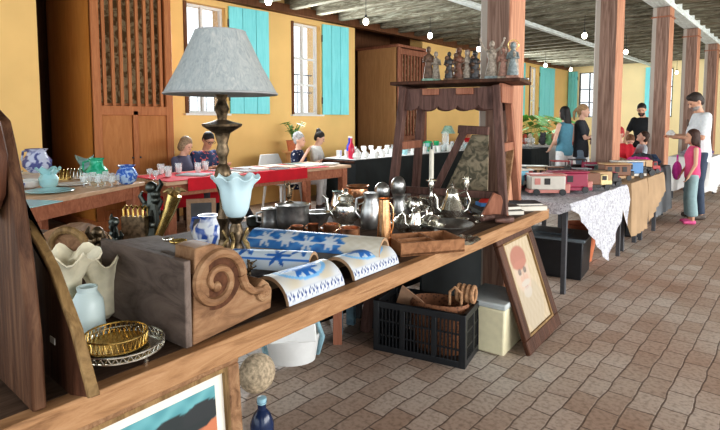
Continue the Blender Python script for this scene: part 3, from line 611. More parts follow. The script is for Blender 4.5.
P2('silver_coffee_pot','domed silver coffee pot with long curved handle beside the bare candlestick','coffee pot',(-1.766, 2.985, 0.75),[(.055,0),(.05,.015),(.07,.04),(.08,.075),(.06,.12),(.042,.16),(.04,.175)],'silver',([(.04,0,.17),(.09,0,.19),(.115,0,.13),(.10,0,.07),(.07,0,.05)],.007),([(-.065,0,.05),(-.10,0,.08),(-.10,0,.14),(-.12,0,.17)],[.018,.014,.010,.009]),[(.042,.175),(.034,.20),(.012,.215),(.012,.225),(.018,.235),(0,.25)],rz=RV)
P2('silver_sugar_bowl','squat lidded silver sugar bowl on the left of the big dark platter','bowl',(-1.658, 2.558, 0.79),[(.03,0),(.05,.02),(.055,.045),(.04,.06),(.015,.07),(.012,.082),(0,.085)],'silver')
pot('silver_platter','large dark silver bowl platter in front of the domed coffee pot','platter',(-1.581, 2.618, 0.75),[(.07,0),(.08,.008),(.13,.035),(.155,.055),(.15,.06),(.12,.042),(.07,.012),(0,.01)],'pewter',n=36)
pot('filigree_plate','small silver filigree plate near the table edge beside the tray box','plate',(-1.381, 2.461, 0.75),[(.05,0),(.055,.006),(.08,.02),(.085,.026),(.078,.024),(.05,.008),(0,.006)],'silver',n=36,ripple=.04,rk=12)
# more silver crowd
P2('silver_coffee_pot','slender silver coffee pot standing between the small teapot and the candlestick','coffee pot',(-1.717, 2.502, 0.75),[(.03,0),(.028,.01),(.042,.03),(.045,.055),(.032,.09),(.024,.12),(.026,.13)],'silver',([(.025,0,.125),(.06,0,.13),(.065,0,.07),(.04,0,.04)],.005),([(-.04,0,.04),(-.065,0,.06),(-.065,0,.1),(-.08,0,.12)],[.012,.009,.007,.006]),[(.027,.13),(.018,.145),(.006,.152),(.008,.16),(0,.166)],rz=RV)
P2('silver_pitcher','small silver pitcher between the coffee pots behind the small copper saucepan','pitcher',(-2.481, 2.663, 0.75),[(.035,0),(.05,.03),(.05,.08),(.034,.13),(.04,.16),(.034,.16),(0,.13)],'silver',([(.035,0,.15),(.075,0,.14),(.07,0,.06),(.045,0,.05)],.006),rz=RV)
for k,(p,s) in enumerate([((-1.6, 2.532, 0.75),1.0),((-1.877, 3.03, 0.75),.9),((-1.617, 2.854, 0.75),.8),((-2.036, 2.664, 0.75),.9),((-2.194, 3.3, 0.75),1.1),((-1.604, 3.033, 0.75),.7)]):
    lb=['small silver bowl in front of the dark platter, near the tray box','small silver bowl left of the domed coffee pot','small silver bowl below the bare candlestick','small silver bowl behind the copper vase','silver goblet bowl behind the candle','small silver bowl by the rack foot'][k]
    pot('silver_bowl',lb,'bowl',p,[(.03*s,0),(.02*s,.015*s),(.045*s,.04*s),(.052*s,.06*s),(.047*s,.06*s),(.03*s,.03*s),(0,.025*s)],'silver')
# --- tray box with compartments
p=(-1.469, 2.213, 0.75)
t_=thing('compartment_tray','open brown wooden tray with compartments at the table edge','tray',(p[0],p[1],.75),R(58))
w,d,h=.34,.22,.065
MB().box((0,0,.006),(w,d,.012)).build('tray_bottom',M['boxwood'],t_)
for s in(-1,1):
    MB().box((0,s*(d/2-.007),h/2),(w,.014,h)).build('side',M['boxwood'],t_,bev=.002); MB().box((s*(w/2-.007),0,h/2),(.014,d-.028,h)).build('side',M['boxwood'],t_,bev=.002)
MB().box((.02,0,h/2),(.012,d-.028,h-.006)).box((-.07,0,h/2),(.17,.012,h-.008)).build('divider',M['boxwood'],t_)
# --- curved wooden piece near rack foot
p=(-1.497, 3.082, 0.75)
tag(MB().tube([(-.10,-.01,.02),(-.06,.05,.02),(0,.075,.02),(.06,.05,.02),(.09,0,.02),(.05,-.03,.02),(-.02,-.035,.02)],[.012,.02,.022,.022,.02,.018,.012],8).build('curved_wood_piece',M['rackwood'],loc=(p[0],p[1],.752),rz=R(40)),'flat curved piece of old wood lying at the foot of the rack','wood piece')
# --- rack with carved figures
rk=(-2.12,3.36,.75)
t_=thing('display_rack','dark wooden rack with scalloped apron standing on the display table','rack',(-2.00,3.42,.752),R(14))
rx0,rx1,ry0,ry1=-.36,.36,-.20,.20; zt=.90
MB().box(((rx0+rx1)/2+.03,(ry0+ry1)/2,zt+.012),(rx1-rx0+.20,ry1-ry0+.06,.024)).build('top_board',M['darkwood'],t_,bev=.004)
ap=[]; nsc=5; wA=rx1-rx0
for k in range(nsc):
    for q in range(9):
        a=PI*q/8; ap.append((wA*(k+.5-.5*math.cos(a))/nsc,-.035*math.sin(a)))
poly=[(0,.12),(0,0)]+ap[1:-1]+[(wA,0),(wA,.12)]
MB().prism(poly,(rx0,ry0-.012,zt-.15),(1,0,0),(0,0,1),(0,1,0),.022).prism([(a_1,b_1) for a_1,b_1 in poly],(rx0,ry1-.012,zt-.15),(1,0,0),(0,0,1),(0,1,0),.022).build('scalloped_apron',M['rackwood'],t_,bev=.003)
MB().box((rx1,(ry0+ry1)/2,zt-.07),(.025,ry1-ry0,.13)).build('end_apron',M['rackred'],t_,bev=.003); MB().box((rx0,(ry0+ry1)/2,zt-.07),(.025,ry1-ry0,.13)).build('end_apron',M['rackwood'],t_,bev=.003)
for k in range(2): MB().box((rx0+wA*(.33+.34*k),ry0-.022,zt-.055),(.12,.02,.045)).build('apron_block',M['rackred'],t_,bev=.004)
for sx,x_ in((-1,rx0),(1,rx1)):
    for sy,y_ in((-1,ry0),(1,ry1)):
        MB().beam((x_+sx*.05,y_+sy*.05,0),(x_-sx*.03,y_-sy*.01,zt-.02),.075,.05).build('leg',M['rackwood'] if sx<0 or sy<0 else M['rackred'],t_,bev=.005)
MB().box((rx0,(ry0+ry1)/2,.46),(.045,.40,.06)).build('end_rail',M['rackred'],t_,bev=.004); MB().box((rx1,(ry0+ry1)/2,.46),(.045,.40,.06)).build('end_rail',M['rackred'],t_,bev=.004)
MB().box(((rx0+rx1)/2,ry0-.01,.14),(rx1-rx0+.05,.03,.05)).build('lower_rail',M['rackwood'],t_,bev=.004)
MB().beam((rx1+.02,ry0+.02,.0),(rx1+.0,ry1,.44),.05,.045).build('brace',M['corbel'],t_,bev=.004)
p_=MB().beam((-.20,-.03,.01),(.06,0,.56),.05,.05); 
t2=thing('leaning_trough','old wooden trough with mossy mottled inside leaning within the rack','trough',(-2.00,3.42,.752),R(14))
p_.build('side_rail',M['rackwood'],t2,bev=.004)
MB().prism([(0,0),(.36,0),(.36,.52),(.24,.52)],(-.13,.03,.02),(1,0,0),(0,0,1),(0,1,0),.03).build('mottled_panel',M['mosaic'],t2)
MB().beam((.02,0,.58),(.24,0,.57),.05,.06).build('head_rail',M['rackwood'],t2,bev=.004)
MB().prism([(-.11,0),(.09,0),(.03,.15),(-.02,.17)],(.37,-.30,.0),(.87,.48,0),(0,0,1),(-.48,.87,0),.03).build('foot_wedge',M['rackred'],bpy.data.objects['display_rack'],bev=.005)
# --- books & box at the table end
def book(label,loc,rz,w,d,h,cn,cc,group=None):
    t_=thing('book',label,'book',loc,rz,group); MB().box((0,0,h/2),(w-.008,d-.008,h-.006)).build('pages',M['paper'],t_)
    MB().box((0,0,.0015),(w,d,.003)).box((0,0,h-.0015),(w,d,.003)).box((-w/2+.0015,0,h/2),(.003,d,h)).build('cover',col(cn,cc),t_,bev=.001); return t_
b1=(-1.485, 3.465, 0.75); b2=(-1.526, 3.754, 0.75)
book('large grey covered book at the very end of the table',(-1.66,3.42,.751),R(50),.30,.22,.03,'grey book',(.22,.22,.20))
book('dark brown book on top of the grey one at the table end',(-1.67,3.43,.781),R(58),.27,.2,.025,'brown book',(.08,.06,.05))
book('pale covered book lying at the table corner, its pages toward the right',(-1.58,3.70,.751),R(50),.26,.19,.035,'pale book',(.55,.50,.42))
book('black book on top of the pale one at the table corner',(-1.575,3.70,.787),R(45),.2,.16,.018,'black book',(.04,.04,.05))
t_=thing('toy_box','small box with bright red and blue printed lid on the brown book','box',(-1.70,3.36,.807),R(50))
MB().box((0,0,.012),(.15,.1,.024)).build('box_body',col('blue print',(.10,.30,.65)),t_)
MB().lathe([(.07,0),(.065,.015),(.04,.03),(0,.036)],n=18,sy=.7).build('red_lid',col('red print',(.75,.06,.04)),t_,loc=(0,0,.024))
# --- carved figures on the rack
ZR=.75+.90+.024
def statue(label,x,y,h,mt,arms='down',robe=None,base='verdigris',rz=R(20)):
    t_=thing('carved_figure',label,'statuette',(x,y,ZR),rz)
    b_=h*.12
    MB().box((0,0,b_/2),(h*.34,h*.28,b_),tp=.85).build('plinth',M[base],t_,bev=.003)
    m_=MB().lathe([(h*.13,b_),(h*.14,b_+h*.05),(h*.11,h*.35),(h*.085,h*.5),(h*.11,h*.62),(h*.10,h*.70),(h*.04,h*.76),(h*.035,h*.79)],n=14,sy=.75).sph((0,0,h*.86),(h*.065,h*.07,h*.085),10)
    if arms=='up':
        for s in(-1,1): m_.tube([(s*h*.09,0,h*.7),(s*h*.2,0,h*.78),(s*h*.27,0,h*.95)],[h*.035,h*.028,h*.02],8).sph((s*h*.275,0,h*.98),h*.028,8)
    else:
        for s in(-1,1): m_.tube([(s*h*.10,0,h*.69),(s*h*.14,-h*.02,h*.55),(s*h*.03,-h*.12,h*.56)],[h*.035,h*.03,h*.02],8)
    m_.build('figure',M[mt],t_)
    if robe:
        MB().lathe([(h*.15,b_),(h*.145,h*.3),(h*.12,h*.62),(h*.06,h*.76),(h*.085,h*.85),(h*.07,h*.94),(0,h*.97)],n=12,sy=.7).build('cloak',M[robe],t_,loc=(0,h*.035,0))
    if 'haloed' in label:
        MB().tube([(h*.13*math.cos(2*PI*k/20),h*.06,h*.88+h*.13*math.sin(2*PI*k/20)) for k in range(20)],h*.012,6,closed=True).build('halo',M['brass'],t_)
        MB().caps((h*.05,-h*.13,h*.60),(h*.04,-h*.12,h*.68),h*.04,h*.035,8).build('infant',M['plaster_w'],t_)
    if mt in('redfig','blackfig'):
        q=random.Random(len(label)); g=MB()
        pts=[(h*.12*math.cos(k*2.1),h*.10*math.sin(k*2.1),h*(.18+.07*k)) for k in range(9)]
        g.tube(pts,h*.03,7)
        for p_ in pts: g.sph(p_,h*q.uniform(.045,.075),8)
        g.build('foliage_carving',M['brownfig'],t_)
    return t_
fig=[('tall carved saint on a green plinth at the left end of the rack top',433,82,.21,'brownfig','down',None,'verdigris'),
('pale robed saint standing next to the leftmost carved saint',439,82,.18,'plaster_w','down',None,'verdigris'),
('small dark carved saint left of the red-brown carved group',452,82,.17,'blackfig','down',None,'brownfig'),
('red-brown carved figure in the middle of the rack top',462,82,.19,'redfig','down','brownfig','brownfig'),
('pale capped carved figure just right of the red-brown one',468,81,.18,'plaster_w','down','redfig','blackfig'),
('bulky blackened carved figure near the middle of the rack top',476,82,.17,'blackfig','down','blackfig','blackfig'),
('carved figure with both arms raised high, against the pillar',494,82,.22,'plaster_w','up',None,'robeblue'),
('small pale carved figure between the raised arms figure and the robed lady',507,82,.18,'robepink','down','plaster_w','plaster_w'),
('haloed robed lady figure at the right end of the rack top',519,82,.20,'robeblue','down','plaster_w','robepink')]
xs_=[-0.219, -0.165, -0.05, 0.01, 0.07, 0.128, 0.25, 0.334, 0.402]
for (lb,px,py,h,mt,ar,rb,bs),u in zip(fig,xs_):
    q_=random.uniform(-.03,.03); statue(lb,-2.00+u*math.cos(R(14))-q_*math.sin(R(14)),3.42+u*math.sin(R(14))+q_*math.cos(R(14)),h*1.38,mt,ar,rb,bs)
t_=thing('metal_rod','thin metal rod lying on the right end of the rack top','rod',(-1.66,3.48,ZR+.009),R(30))
MB().seg((-.10,0,0),(.16,0,0),.007).build('shaft',M['pewter'],t_); MB().sph((.16,0,0),.011,8).build('tip',M['pewter'],t_)

# ---------------------------------------------------------------- under the table
def frame_mb(w,h,fw,t,z0=0):
    m=MB()
    m.box((0,0,z0+fw/2),(w,t,fw)).box((0,0,z0+h-fw/2),(w,t,fw)).box((-w/2+fw/2,0,z0+h/2),(fw,t,h-2*fw)).box((w/2-fw/2,0,z0+h/2),(fw,t,h-2*fw)); return m
def painted_grid(name,w,h,z0,y,paint,parent,n=(60,80)):
    vs=[];cs=[];fs=[];nu,nv=n
    for i in range(nu+1):
        for j in range(nv+1):
            u,v=i/nu,j/nv; vs.append((-w/2+w*u,y,z0+h*v)); cs.append(paint(u,v))
    for i in range(nu):
        for j in range(nv):
            a=i*(nv+1)+j; fs.append((a,a+nv+1,a+nv+2,a+1))
    me=bpy.data.meshes.new(name); me.from_pydata(vs,[],fs); ca=me.color_attributes.new('Col','FLOAT_COLOR','POINT')
    for k,c in enumerate(cs): ca.data[k].color=(c[0],c[1],c[2],1)
    me.materials.append(VC); o=bpy.data.objects.new(name,me); C.objects.link(o); o.parent=parent; return o
def el(u,v,cx,cy,a,b): return ((u-cx)/a)**2+((v-cy)/b)**2<1
def sel(u,v,cx,cy,a,b,soft=.35):
    d=((u-cx)/a)**2+((v-cy)/b)**2
    return max(0,min(1,(1+soft-d)/soft))
def paint_old(u,v):
    n_=nse(u*1.3,v)
    c=mixc((.42,.33,.21),(.50,.41,.28),n_)
    for (cx,cy,a,b,col_,k) in [(.45,.26,.42,.26,(.36,.31,.24),.5),(.42,.60,.25,.20,(.50,.38,.29),.9),(.42,.80,.27,.13,(.33,.11,.07),.9),(.42,.73,.26,.04,(.38,.15,.10),.8),(.33,.645,.06,.03,(.12,.09,.08),.8),(.53,.645,.06,.03,(.12,.09,.08),.8),(.44,.58,.035,.06,(.44,.27,.20),.7),(.35,.55,.06,.04,(.48,.27,.20),.6),(.53,.55,.06,.04,(.48,.27,.20),.6),(.44,.50,.16,.035,(.46,.42,.36),.9),(.43,.45,.07,.018,(.35,.10,.09),.9),(.43,.40,.14,.06,(.45,.41,.35),.8),(.33,.62,.05,.012,(.06,.05,.05),.6),(.53,.62,.05,.012,(.06,.05,.05),.6)]:
        c=mixc(c,col_,k*sel(u,v,cx,cy,a,b))
    return c
def paint_teal(u,v):
    c=mixc((.08,.27,.30),(.14,.37,.40),nse(u,v))
    for (cx,cy,a,b,col_,k) in TEAL:
        c=mixc(c,col_,k*sel(u,v,cx,cy,a,b,.12))
    return c
TEAL=[(.70,.52,.12,.30,(.20,.09,.06),1),(.72,.82,.13,.10,(.02,.028,.03),1),(.64,.75,.13,.035,(.02,.028,.03),1),(.93,.56,.11,.28,(.42,.15,.08),1),(.96,.70,.06,.10,(.50,.18,.09),1),(.91,.85,.12,.08,(.025,.03,.033),1),(.84,.78,.12,.03,(.02,.028,.03),1)]
def picture(label,loc,rz,tilt,w,h,fw,t,fm,matw,paint,mat2):
    r=thing('framed_picture',label,'picture',loc,rz,rot=(tilt,0,rz))
    frame_mb(w,h,fw,t).build('frame',M[fm],r,bev=.006)
    frame_mb(w-2*fw+.004,h-2*fw+.004,.014,t*.8,fw-.002).build('inner_edge',M['boardedge'],r)
    MB().box((0,t*.12,h/2),(w-2*fw+.01,.006,h-2*fw+.01)).build('mount',M[mat2],r)
    painted_grid('painting',w-2*fw-2*matw,h-2*fw-2*matw,fw+matw,t*.05-.001,paint,r)
    return r
# plane of picture: bottom edge from (-1.26,2.93) to (-1.30,3.54) on the floor, leaning back to the table edge
picture('framed portrait of a pale moustached man in a red cap, leaning on the table front',(-1.235,3.25,.012),R(93.8),R(-19),.62,.74,.085,.03,'darkwood',.012,paint_old,'mount_cream' if False else 'paper')
picture('framed picture of two dark-hatted figures on teal, bottom left under the table edge',(-1.305,.63,.055),R(93.1),R(-4),.72,.625,.045,.03,'corbel',.042,paint_teal,'paper')
# crate
def crate(label,loc,rz,w,d,h):
    r=thing('plastic_crate',label,'crate',loc,rz)
    MB().box((0,0,.01),(w-.01,d-.01,.02)).build('crate_bottom',M['black'],r)
    m=MB()
    for s in(-1,1):
        m.box((0,s*(d/2-.01),h-.02),(w,.022,.04)).box((0,s*(d/2-.01),.02),(w,.022,.04)).box((s*(w/2-.01),0,h-.02),(.022,d,.04)).box((s*(w/2-.01),0,.02),(.022,d,.04))
        for q in(-1,1): m.box((s*(w/2-.015),q*(d/2-.015),h/2),(.035,.035,h))
        m.box((s*w*.17,-(d/2-.01),h/2),(.03,.02,h)).box((s*w*.17,(d/2-.01),h/2),(.03,.02,h))
    for s in(-1,1): m.box((s*(w/2-.01),.03,h/2),(.02,.025,h))
    m.build('crate_frame',M['black'],r,bev=.003)
    for nm_,ax in(('side_grille',0),('end_grille',1)):
        for s in(-1,1):
            g=MB(); L_=w if ax==0 else d; n_=int(L_/.022)
            for k in range(n_):
                p_=-L_/2+L_*(k+.5)/n_
                g.box((p_,s*(d/2-.008),h/2) if ax==0 else (s*(w/2-.008),p_,h/2),(.008,.008,h-.05) if ax==0 else (.008,.008,h-.05))
            for zz in (.33,.62): g.box((0,s*(d/2-.008),h*zz) if ax==0 else (s*(w/2-.008),0,h*zz),(w-.03,.008,.010) if ax==0 else (.008,d-.03,.010))
            g.build(nm_,M['black'],r)
    return r
crate('black slatted plastic crate under the table holding wicker things',(-1.74,2.66,0),R(13),.57,.31,.31)
t_=thing('wicker_basket','brown wicker basket with a loop handle inside the black crate','basket',(-1.66,2.68,.022),R(13))
MB().lathe([(.11,0),(.13,.12),(.14,.27),(.125,.30),(.12,.27),(.10,.02),(0,.02)],n=28,sx=1.35,sy=.85).build('body',M['wicker'],t_)
MB().tube([(.06,-.0,.28),(.06,0,.36),(.09,0,.39),(.13,0,.36),(.13,0,.28)],.009,8).build('handle',M['rope'],t_)
t_=thing('rope_coil','rolled tan wicker coil lying on the corner of the black crate','coil',(-1.54,2.78,.312),R(13))
f=MB()
for k in range(4): f.tube([(-.045+.03*k,.045*math.cos(2*PI*q/18),.05+.045*math.sin(2*PI*q/18)) for q in range(18)],.013,7,closed=True)
f.build('coil',M['rope'],t_)
tag(MB().prism([(0,0),(.22,0),(.16,.05),(.04,.12)],(-1.93,2.60,.26),(1,.2,0),(0,0,1),(0,1,0),.01).build('cardboard_sheet',col('cardboard',(.40,.24,.15))),'piece of torn brown cardboard sticking out of the left end of the crate','cardboard')
t_=thing('foam_cooler','cream foam cooler box with grey lid between crate and framed portrait','cooler',(-1.475,3.02,0),R(5))
MB().box((0,0,.14),(.26,.34,.28),tp=1.03).build('box_body',M['styro'],t_,bev=.012); MB().box((0,0,.297),(.275,.355,.035)).build('lid',M['styrolid'],t_,bev=.008)
# dark cloth hung behind under the table, then an added shade sheet
tag(MB().prism([(2.2,.06),(2.6,.05),(3.0,.07),(3.78,.05),(3.78,.68),(2.2,.68)],(-2.45,0,0),(0,1,0),(0,0,1),(1,0,0),.02).build('cloth_and_shade_sheet',M['blackcloth']),'black cloth hanging under the back of the table behind the crate','cloth')
tag(MB().prism([(2.95,.02),(3.4,.03),(3.80,.02),(3.80,.67),(2.95,.67)],(-1.99,0,0),(0,1,0),(0,0,1),(1,0,0),.015).build('cloth_and_shade_sheet',M['blackcloth']),'added black sheet as shade right behind the cream cooler and the framed portrait','cloth')  # black sheet added to darken the space under the table
# small stools
def stool(label,loc,rz,h,w,mt):
    r=thing('low_stool',label,'stool',loc,rz,'low stools under the table')
    MB().box((0,0,h-.02),(w,w*.8,.04)).build('seat',M[mt[0]],r,bev=.004)
    for i,(sx,sy) in enumerate(((-1,-1),(1,-1),(1,1),(-1,1))): MB().box((sx*(w/2-.035),sy*(w*.4-.03),(h-.04)/2),(.055,.045,h-.04)).build('leg',M[mt[1+i%2]],r,bev=.003)
stool('low stool with one peeling blue leg under the table left of the crate',(-2.33,2.36,0),R(40),.33,.26,('bluepaint','bluepaint','rackred'))
stool('dark low stool behind, close to the left end of the crate',(-2.30,2.75,0),R(20),.30,.24,('rackwood','bluepaint','iron'))
# white chair + sack + bottle
t_=thing('child_seat','small pale plastic seat with blue trim under the table front','child seat',(-2.2,1.98,0),R(230))
MB().loft([((0,0,.04),.13,.10),((0,0,.16),.15,.12),((0,0,.20),.16,.13)],20).build('seat',M['plasticw'],t_)
MB().prism([(-.13,0),(.13,0),(.11,.26),(.06,.30),(-.06,.30),(-.11,.26)],(0,.10,.18),(1,0,0),(0,0,1),(0,1,0),.025).build('backrest',M['plasticw'],t_,bev=.01)
MB().tube([(-.15,-.1,.02),(-.17,.0,.16),(-.13,.12,.30),(.13,.12,.30),(.17,0,.16),(.15,-.1,.02)],.016,8).build('trim',M['bluecer'],t_)
m_=MB().sph((0,0,.10),(.085,.10,.10),20); 
o=tag(m_.build('speckled_sack',M['sack'],loc=(-2.12,1.66,0)),'rounded speckled beige sack behind the second framed picture','sack')
t_=thing('glass_bottle','dark navy glass bottle at the bottom edge right of the teal picture','bottle',(-1.72,1.37,0))
MB().lathe([(.045,0),(.05,.02),(.05,.12),(.035,.16),(.018,.18),(.018,.21),(.022,.212),(.015,.212),(0,.2)],n=20).build('body',M['navyglass'],t_); MB().lathe([(.02,.205),(.02,.23),(0,.235)],n=14).build('stopper',M['bluecer'],t_)
# ---------------------------------------------------------------- toy tables on the right
def table(label,x0,x1,y0,y1,h,mt,leg='iron',lw=.045,ins=.05,group=None):
    t_=thing('table',label,'table',((x0+x1)/2,(y0+y1)/2,0),0,group); w=x1-x0;d=y1-y0
    MB().box((0,0,h-.0175),(w,d,.035)).build('tabletop',M[mt],t_,bev=.004)
    for s in(-1,1):
        for q in(-1,1): MB().box((s*(w/2-ins),q*(d/2-ins),(h-.035)/2),(lw,lw,h-.035)).build('leg',M[leg],t_)
    return t_
def cloth(name,label,x0,x1,y0,y1,z,drop,mt,sides='+x-y',amp=.02,cat='tablecloth',th=.006,k=18,group=None):
    # drop: function (side,s)->length
    m=MB(); nx=max(8,int((x1-x0)/.06)); ny=max(8,int((y1-y0)/.06))
    vs=[];fs=[];idx={}
    for i in range(nx+1):
        for j in range(ny+1):
            idx[i,j]=len(vs); vs.append((x0+(x1-x0)*i/nx,y0+(y1-y0)*j/ny,z+.003*math.sin(i*1.3)*math.sin(j*.9)))
    for i in range(nx):
        for j in range(ny): fs.append((idx[i,j],idx[i+1,j],idx[i+1,j+1],idx[i,j+1]))
    # boundary loop
    loop=[(i,0,0,-1) for i in range(nx)]+[(nx,j,1,0) for j in range(ny)]+[(i,ny,0,1) for i in range(nx,0,-1)]+[(0,j,-1,0) for j in range(ny,0,-1)]
    n=len(loop); R_=7; rows=[]
    for a,(i,j,dx,dy) in enumerate(loop):
        px,py,pz=vs[idx[i,j]]; side={(0,-1):'-y',(1,0):'+x',(0,1):'+y',(-1,0):'-x'}[dx,dy]
        s=(i/nx if dy else j/ny); L=drop(side,s) if side in sides else drop('other',s)
        row=[]
        nx_,ny_=dx,dy
        if (i,j) in ((0,0),(nx,0),(nx,ny),(0,ny)): nx_=(1 if i==nx else -1)*.7; ny_=(1 if j==ny else -1)*.7
        for r in range(1,R_+1):
            q=r/R_; o_=.012+.02*q+amp*q*(1+math.sin(a*k/ n*2*PI))
            row.append(len(vs)); vs.append((px+nx_*o_,py+ny_*o_,pz-.004-L*q))
        rows.append(row)
    for a in range(n):
        b_=(a+1)%n; ia=idx[loop[a][0],loop[a][1]]; ib=idx[loop[b_][0],loop[b_][1]]
        fs.append((ia,ib,rows[b_][0],rows[a][0]))
        for r in range(R_-1): fs.append((rows[a][r],rows[b_][r],rows[b_][r+1],rows[a][r+1]))
    m._add(vs,fs); o=m.build(name,M[mt]); tag(o,label,cat,group); return o
TA=dict(x0=-2.45,x1=-1.42,y0=4.2,y1=5.88)
table('dark-legged table under the white lace cloth of toy vehicles',-2.42,-1.45,4.22,5.85,.735,'darkwood','iron',.035,.03)
def dl(side,s):
    if side=='+x': return .05+ (.60*max(0,1-abs(s-.47)/.42)) if s<.9 else .40*0+.22
    if side=='+y': return .2
    if side=='-y': return .10+.08*s
    return .15
def dl2(side,s):
    if side=='+x':
        return .04+.60*(s/.55) if s<.55 else (.64-.42*(s-.55)/.30 if s<.85 else .22+.18*math.sin((s-.85)/.15*PI))
    return {'-y':.08,'+y':.22}.get(side,.15)
cloth('lace_tablecloth','white lace cloth with a hanging point under the nearest toy vehicles',-2.44,-1.43,4.2,5.87,.742,dl2,'lace',amp=.012,k=26)
table('table under the beige burlap cloth just behind the white lace cloth',-2.42,-1.45,6.02,6.66,.735,'darkwood','iron',.04,.06)
cloth('burlap_tablecloth','beige burlap cloth hanging low, directly behind the white lace cloth',-2.44,-1.42,6.0,6.66,.742,lambda s,q:{'+x':.55,'-y':.30,'+y':.05}.get(s,.3),'beige',amp=.012,k=22)
table('narrow table under burlap in front of the second pillar',-1.74,-1.45,6.74,7.5,.735,'darkwood','iron',.04,.04)
cloth('burlap_tablecloth','narrow beige burlap cloth passing in front of the second pillar',-1.745,-1.42,6.72,7.55,.742,lambda s,q:{'+x':.50-.30*q,'-y':.05}.get(s,.25),'beige',amp=.010,k=22)
table('table under the dark grey cloth with piled clothes',-2.08,-1.6,7.82,8.85,.73,'darkwood','iron',.04,.06)
cloth('grey_tablecloth','dark grey cloth reaching near the floor beside the third pillar',-2.10,-1.58,7.8,8.85,.742,lambda s,q:.62,'greycloth',amp=.015,k=30)
table('table under the white cloth at the far right behind the man',-1.95,-1.35,10.75,12.1,.74,'darkwood','iron',.04,.06)
cloth('white_tablecloth','long white cloth on the table at the right edge behind the man',-1.97,-1.33,10.72,12.1,.748,lambda s,q:.55+.05*math.sin(q*9),'whitecloth',amp=.03,k=24)
t_=thing('shoulder_bag','small black bag standing on the floor below the beige burlap cloth','bag',(-1.62,6.9,0),R(20))
MB().box((0,0,.10),(.16,.08,.2),tp=.8).build('body',M['black'],t_,bev=.015); MB().tube([(-.06,0,.19),(-.05,0,.30),(0,0,.34),(.05,0,.30),(.06,0,.19)],.008,8).build('strap',M['black'],t_)
t_=thing('storage_box','black storage box with a grey lid on the floor beneath the lace cloth','storage box',(-1.78,4.86,0),R(8))
MB().box((0,0,.17),(.54,.42,.34),tp=1.05).build('box_body',M['black'],t_,bev=.01); MB().box((0,0,.352),(.60,.47,.03)).build('lid',M['lid'],t_,bev=.008)
MB().box((0,.0,.372),(.3,.2,.012)).build('lid_rib',M['lid'],t_,bev=.004)
t_=thing('tool_tray','low dark crate behind the black storage box','crate',(-2.2,5.0,0),R(8)); MB().box((0,0,.14),(.25,.4,.28)).build('box_body',M['black'],t_,bev=.008); MB().box((0,0,.29),(.27,.42,.02)).build('lid',M['iron'],t_)
pot('clay_pot','terracotta plant pot behind the black storage box under the lace cloth','pot',(-1.72,5.42,0),[(.10,0),(.15,.30),(.17,.31),(.17,.37),(.155,.37),(.14,.30),(.0,.28)],'terracotta')
# --- toy vehicles
def colr(c): 
    return col('toy paint %02d%02d%02d'%tuple(int(x*99) for x in c),c,.45,var=.05)
def wheels(r,L,w,rad=.022,mt='black'):
    for sx in(-1,1):
        for sy in(-1,1):
            o=MB().seg((sx*L*.32,sy*(w/2+.002),rad),(sx*L*.32,sy*(w/2+.016),rad),rad,n=14).build('wheel',M[mt],r)
def toy(kind,label,loc,rz,c1,c2,c3,s=1.0):
    r=thing('toy_'+kind,label,'toy vehicle',loc,rz,None); A,B_,D=colr(c1),colr(c2),colr(c3); wn=M['dark']
    L=.27*s; w=.11*s; 
    if kind in('van','bus'):
        MB().box((0,0,.028*s),(L,w,.02*s)).build('chassis',B_,r)
        MB().box((-.01*s,0,.085*s),(L*.86,w,.095*s)).build('body',A,r,bev=.008*s)
        MB().box((-.01*s,0,.139*s),(L*.92,w*1.06,.012*s)).build('roof',B_,r,bev=.004*s)
        n=3 if kind=='bus' else 2
        for k in range(n):
            for sy in(-1,1): MB().box((-L*.30+L*.24*k,sy*w/2,.095*s),(L*.14,.006*s,.042*s)).build('window',wn if k else D,r)
        MB().box((L*.45,0,.055*s),(L*.14,w*.9,.045*s)).build('hood',D,r,bev=.006*s)
    elif kind=='truck':
        MB().box((0,0,.032*s),(L,w*.8,.018*s)).build('chassis',B_,r)
        MB().box((-L*.17,0,.085*s),(L*.6,w,.085*s)).build('cargo_bed',A,r,bev=.004*s)
        MB().box((L*.25,0,.075*s),(L*.20,w*.92,.075*s)).build('cab',D,r,bev=.006*s)
        for sy in(-1,1): MB().box((L*.25,sy*w*.46,.09*s),(L*.12,.006*s,.03*s)).build('window',wn,r)
        MB().box((L*.42,0,.055*s),(L*.16,w*.7,.035*s)).build('hood',D,r,bev=.006*s)
    else:
        MB().box((0,0,.03*s),(L,w*.8,.016*s)).build('chassis',B_,r)
        MB().box((-L*.1,0,.06*s),(L*.55,w*.86,.045*s)).build('body',A,r,bev=.01*s)
        MB().box((L*.28,0,.055*s),(L*.30,w*.6,.04*s),tp=.85).build('hood',A,r,bev=.008*s)
        MB().box((-L*.1,0,.125*s),(L*.5,w*.86,.008*s)).build('roof',D,r,bev=.003*s)
        p_=MB()
        for sx in(-.33,.13):
            for sy in(-1,1): p_.seg((L*sx,sy*w*.38,.08*s),(L*sx,sy*w*.38,.122*s),.004*s,n=6)
        p_.build('roof_posts',B_,r)
        f_=MB()
        for sy in(-1,1): f_.tube([(L*.18,sy*w*.48,.05*s),(L*.28,sy*w*.48,.062*s),(L*.38,sy*w*.48,.05*s),(L*.43,sy*w*.48,.03*s)],.008*s,6)
        f_.build('fenders',B_,r)
    wheels(r,L,w*.9,.022*s if kind!='car' else .027*s)
    return r
CRM=(.60,.50,.36); MAR=(.28,.02,.06); RED=(.35,.03,.03); BLK=(.02,.017,.017); BRN=(.18,.07,.03); TAN=(.45,.28,.14); PNK=(.50,.20,.17); BLU=(.08,.22,.45); YEL=(.75,.62,.32); GRY=(.25,.26,.28); WHT=(.55,.52,.46); SKY=(.20,.50,.65)
TZ1=.75
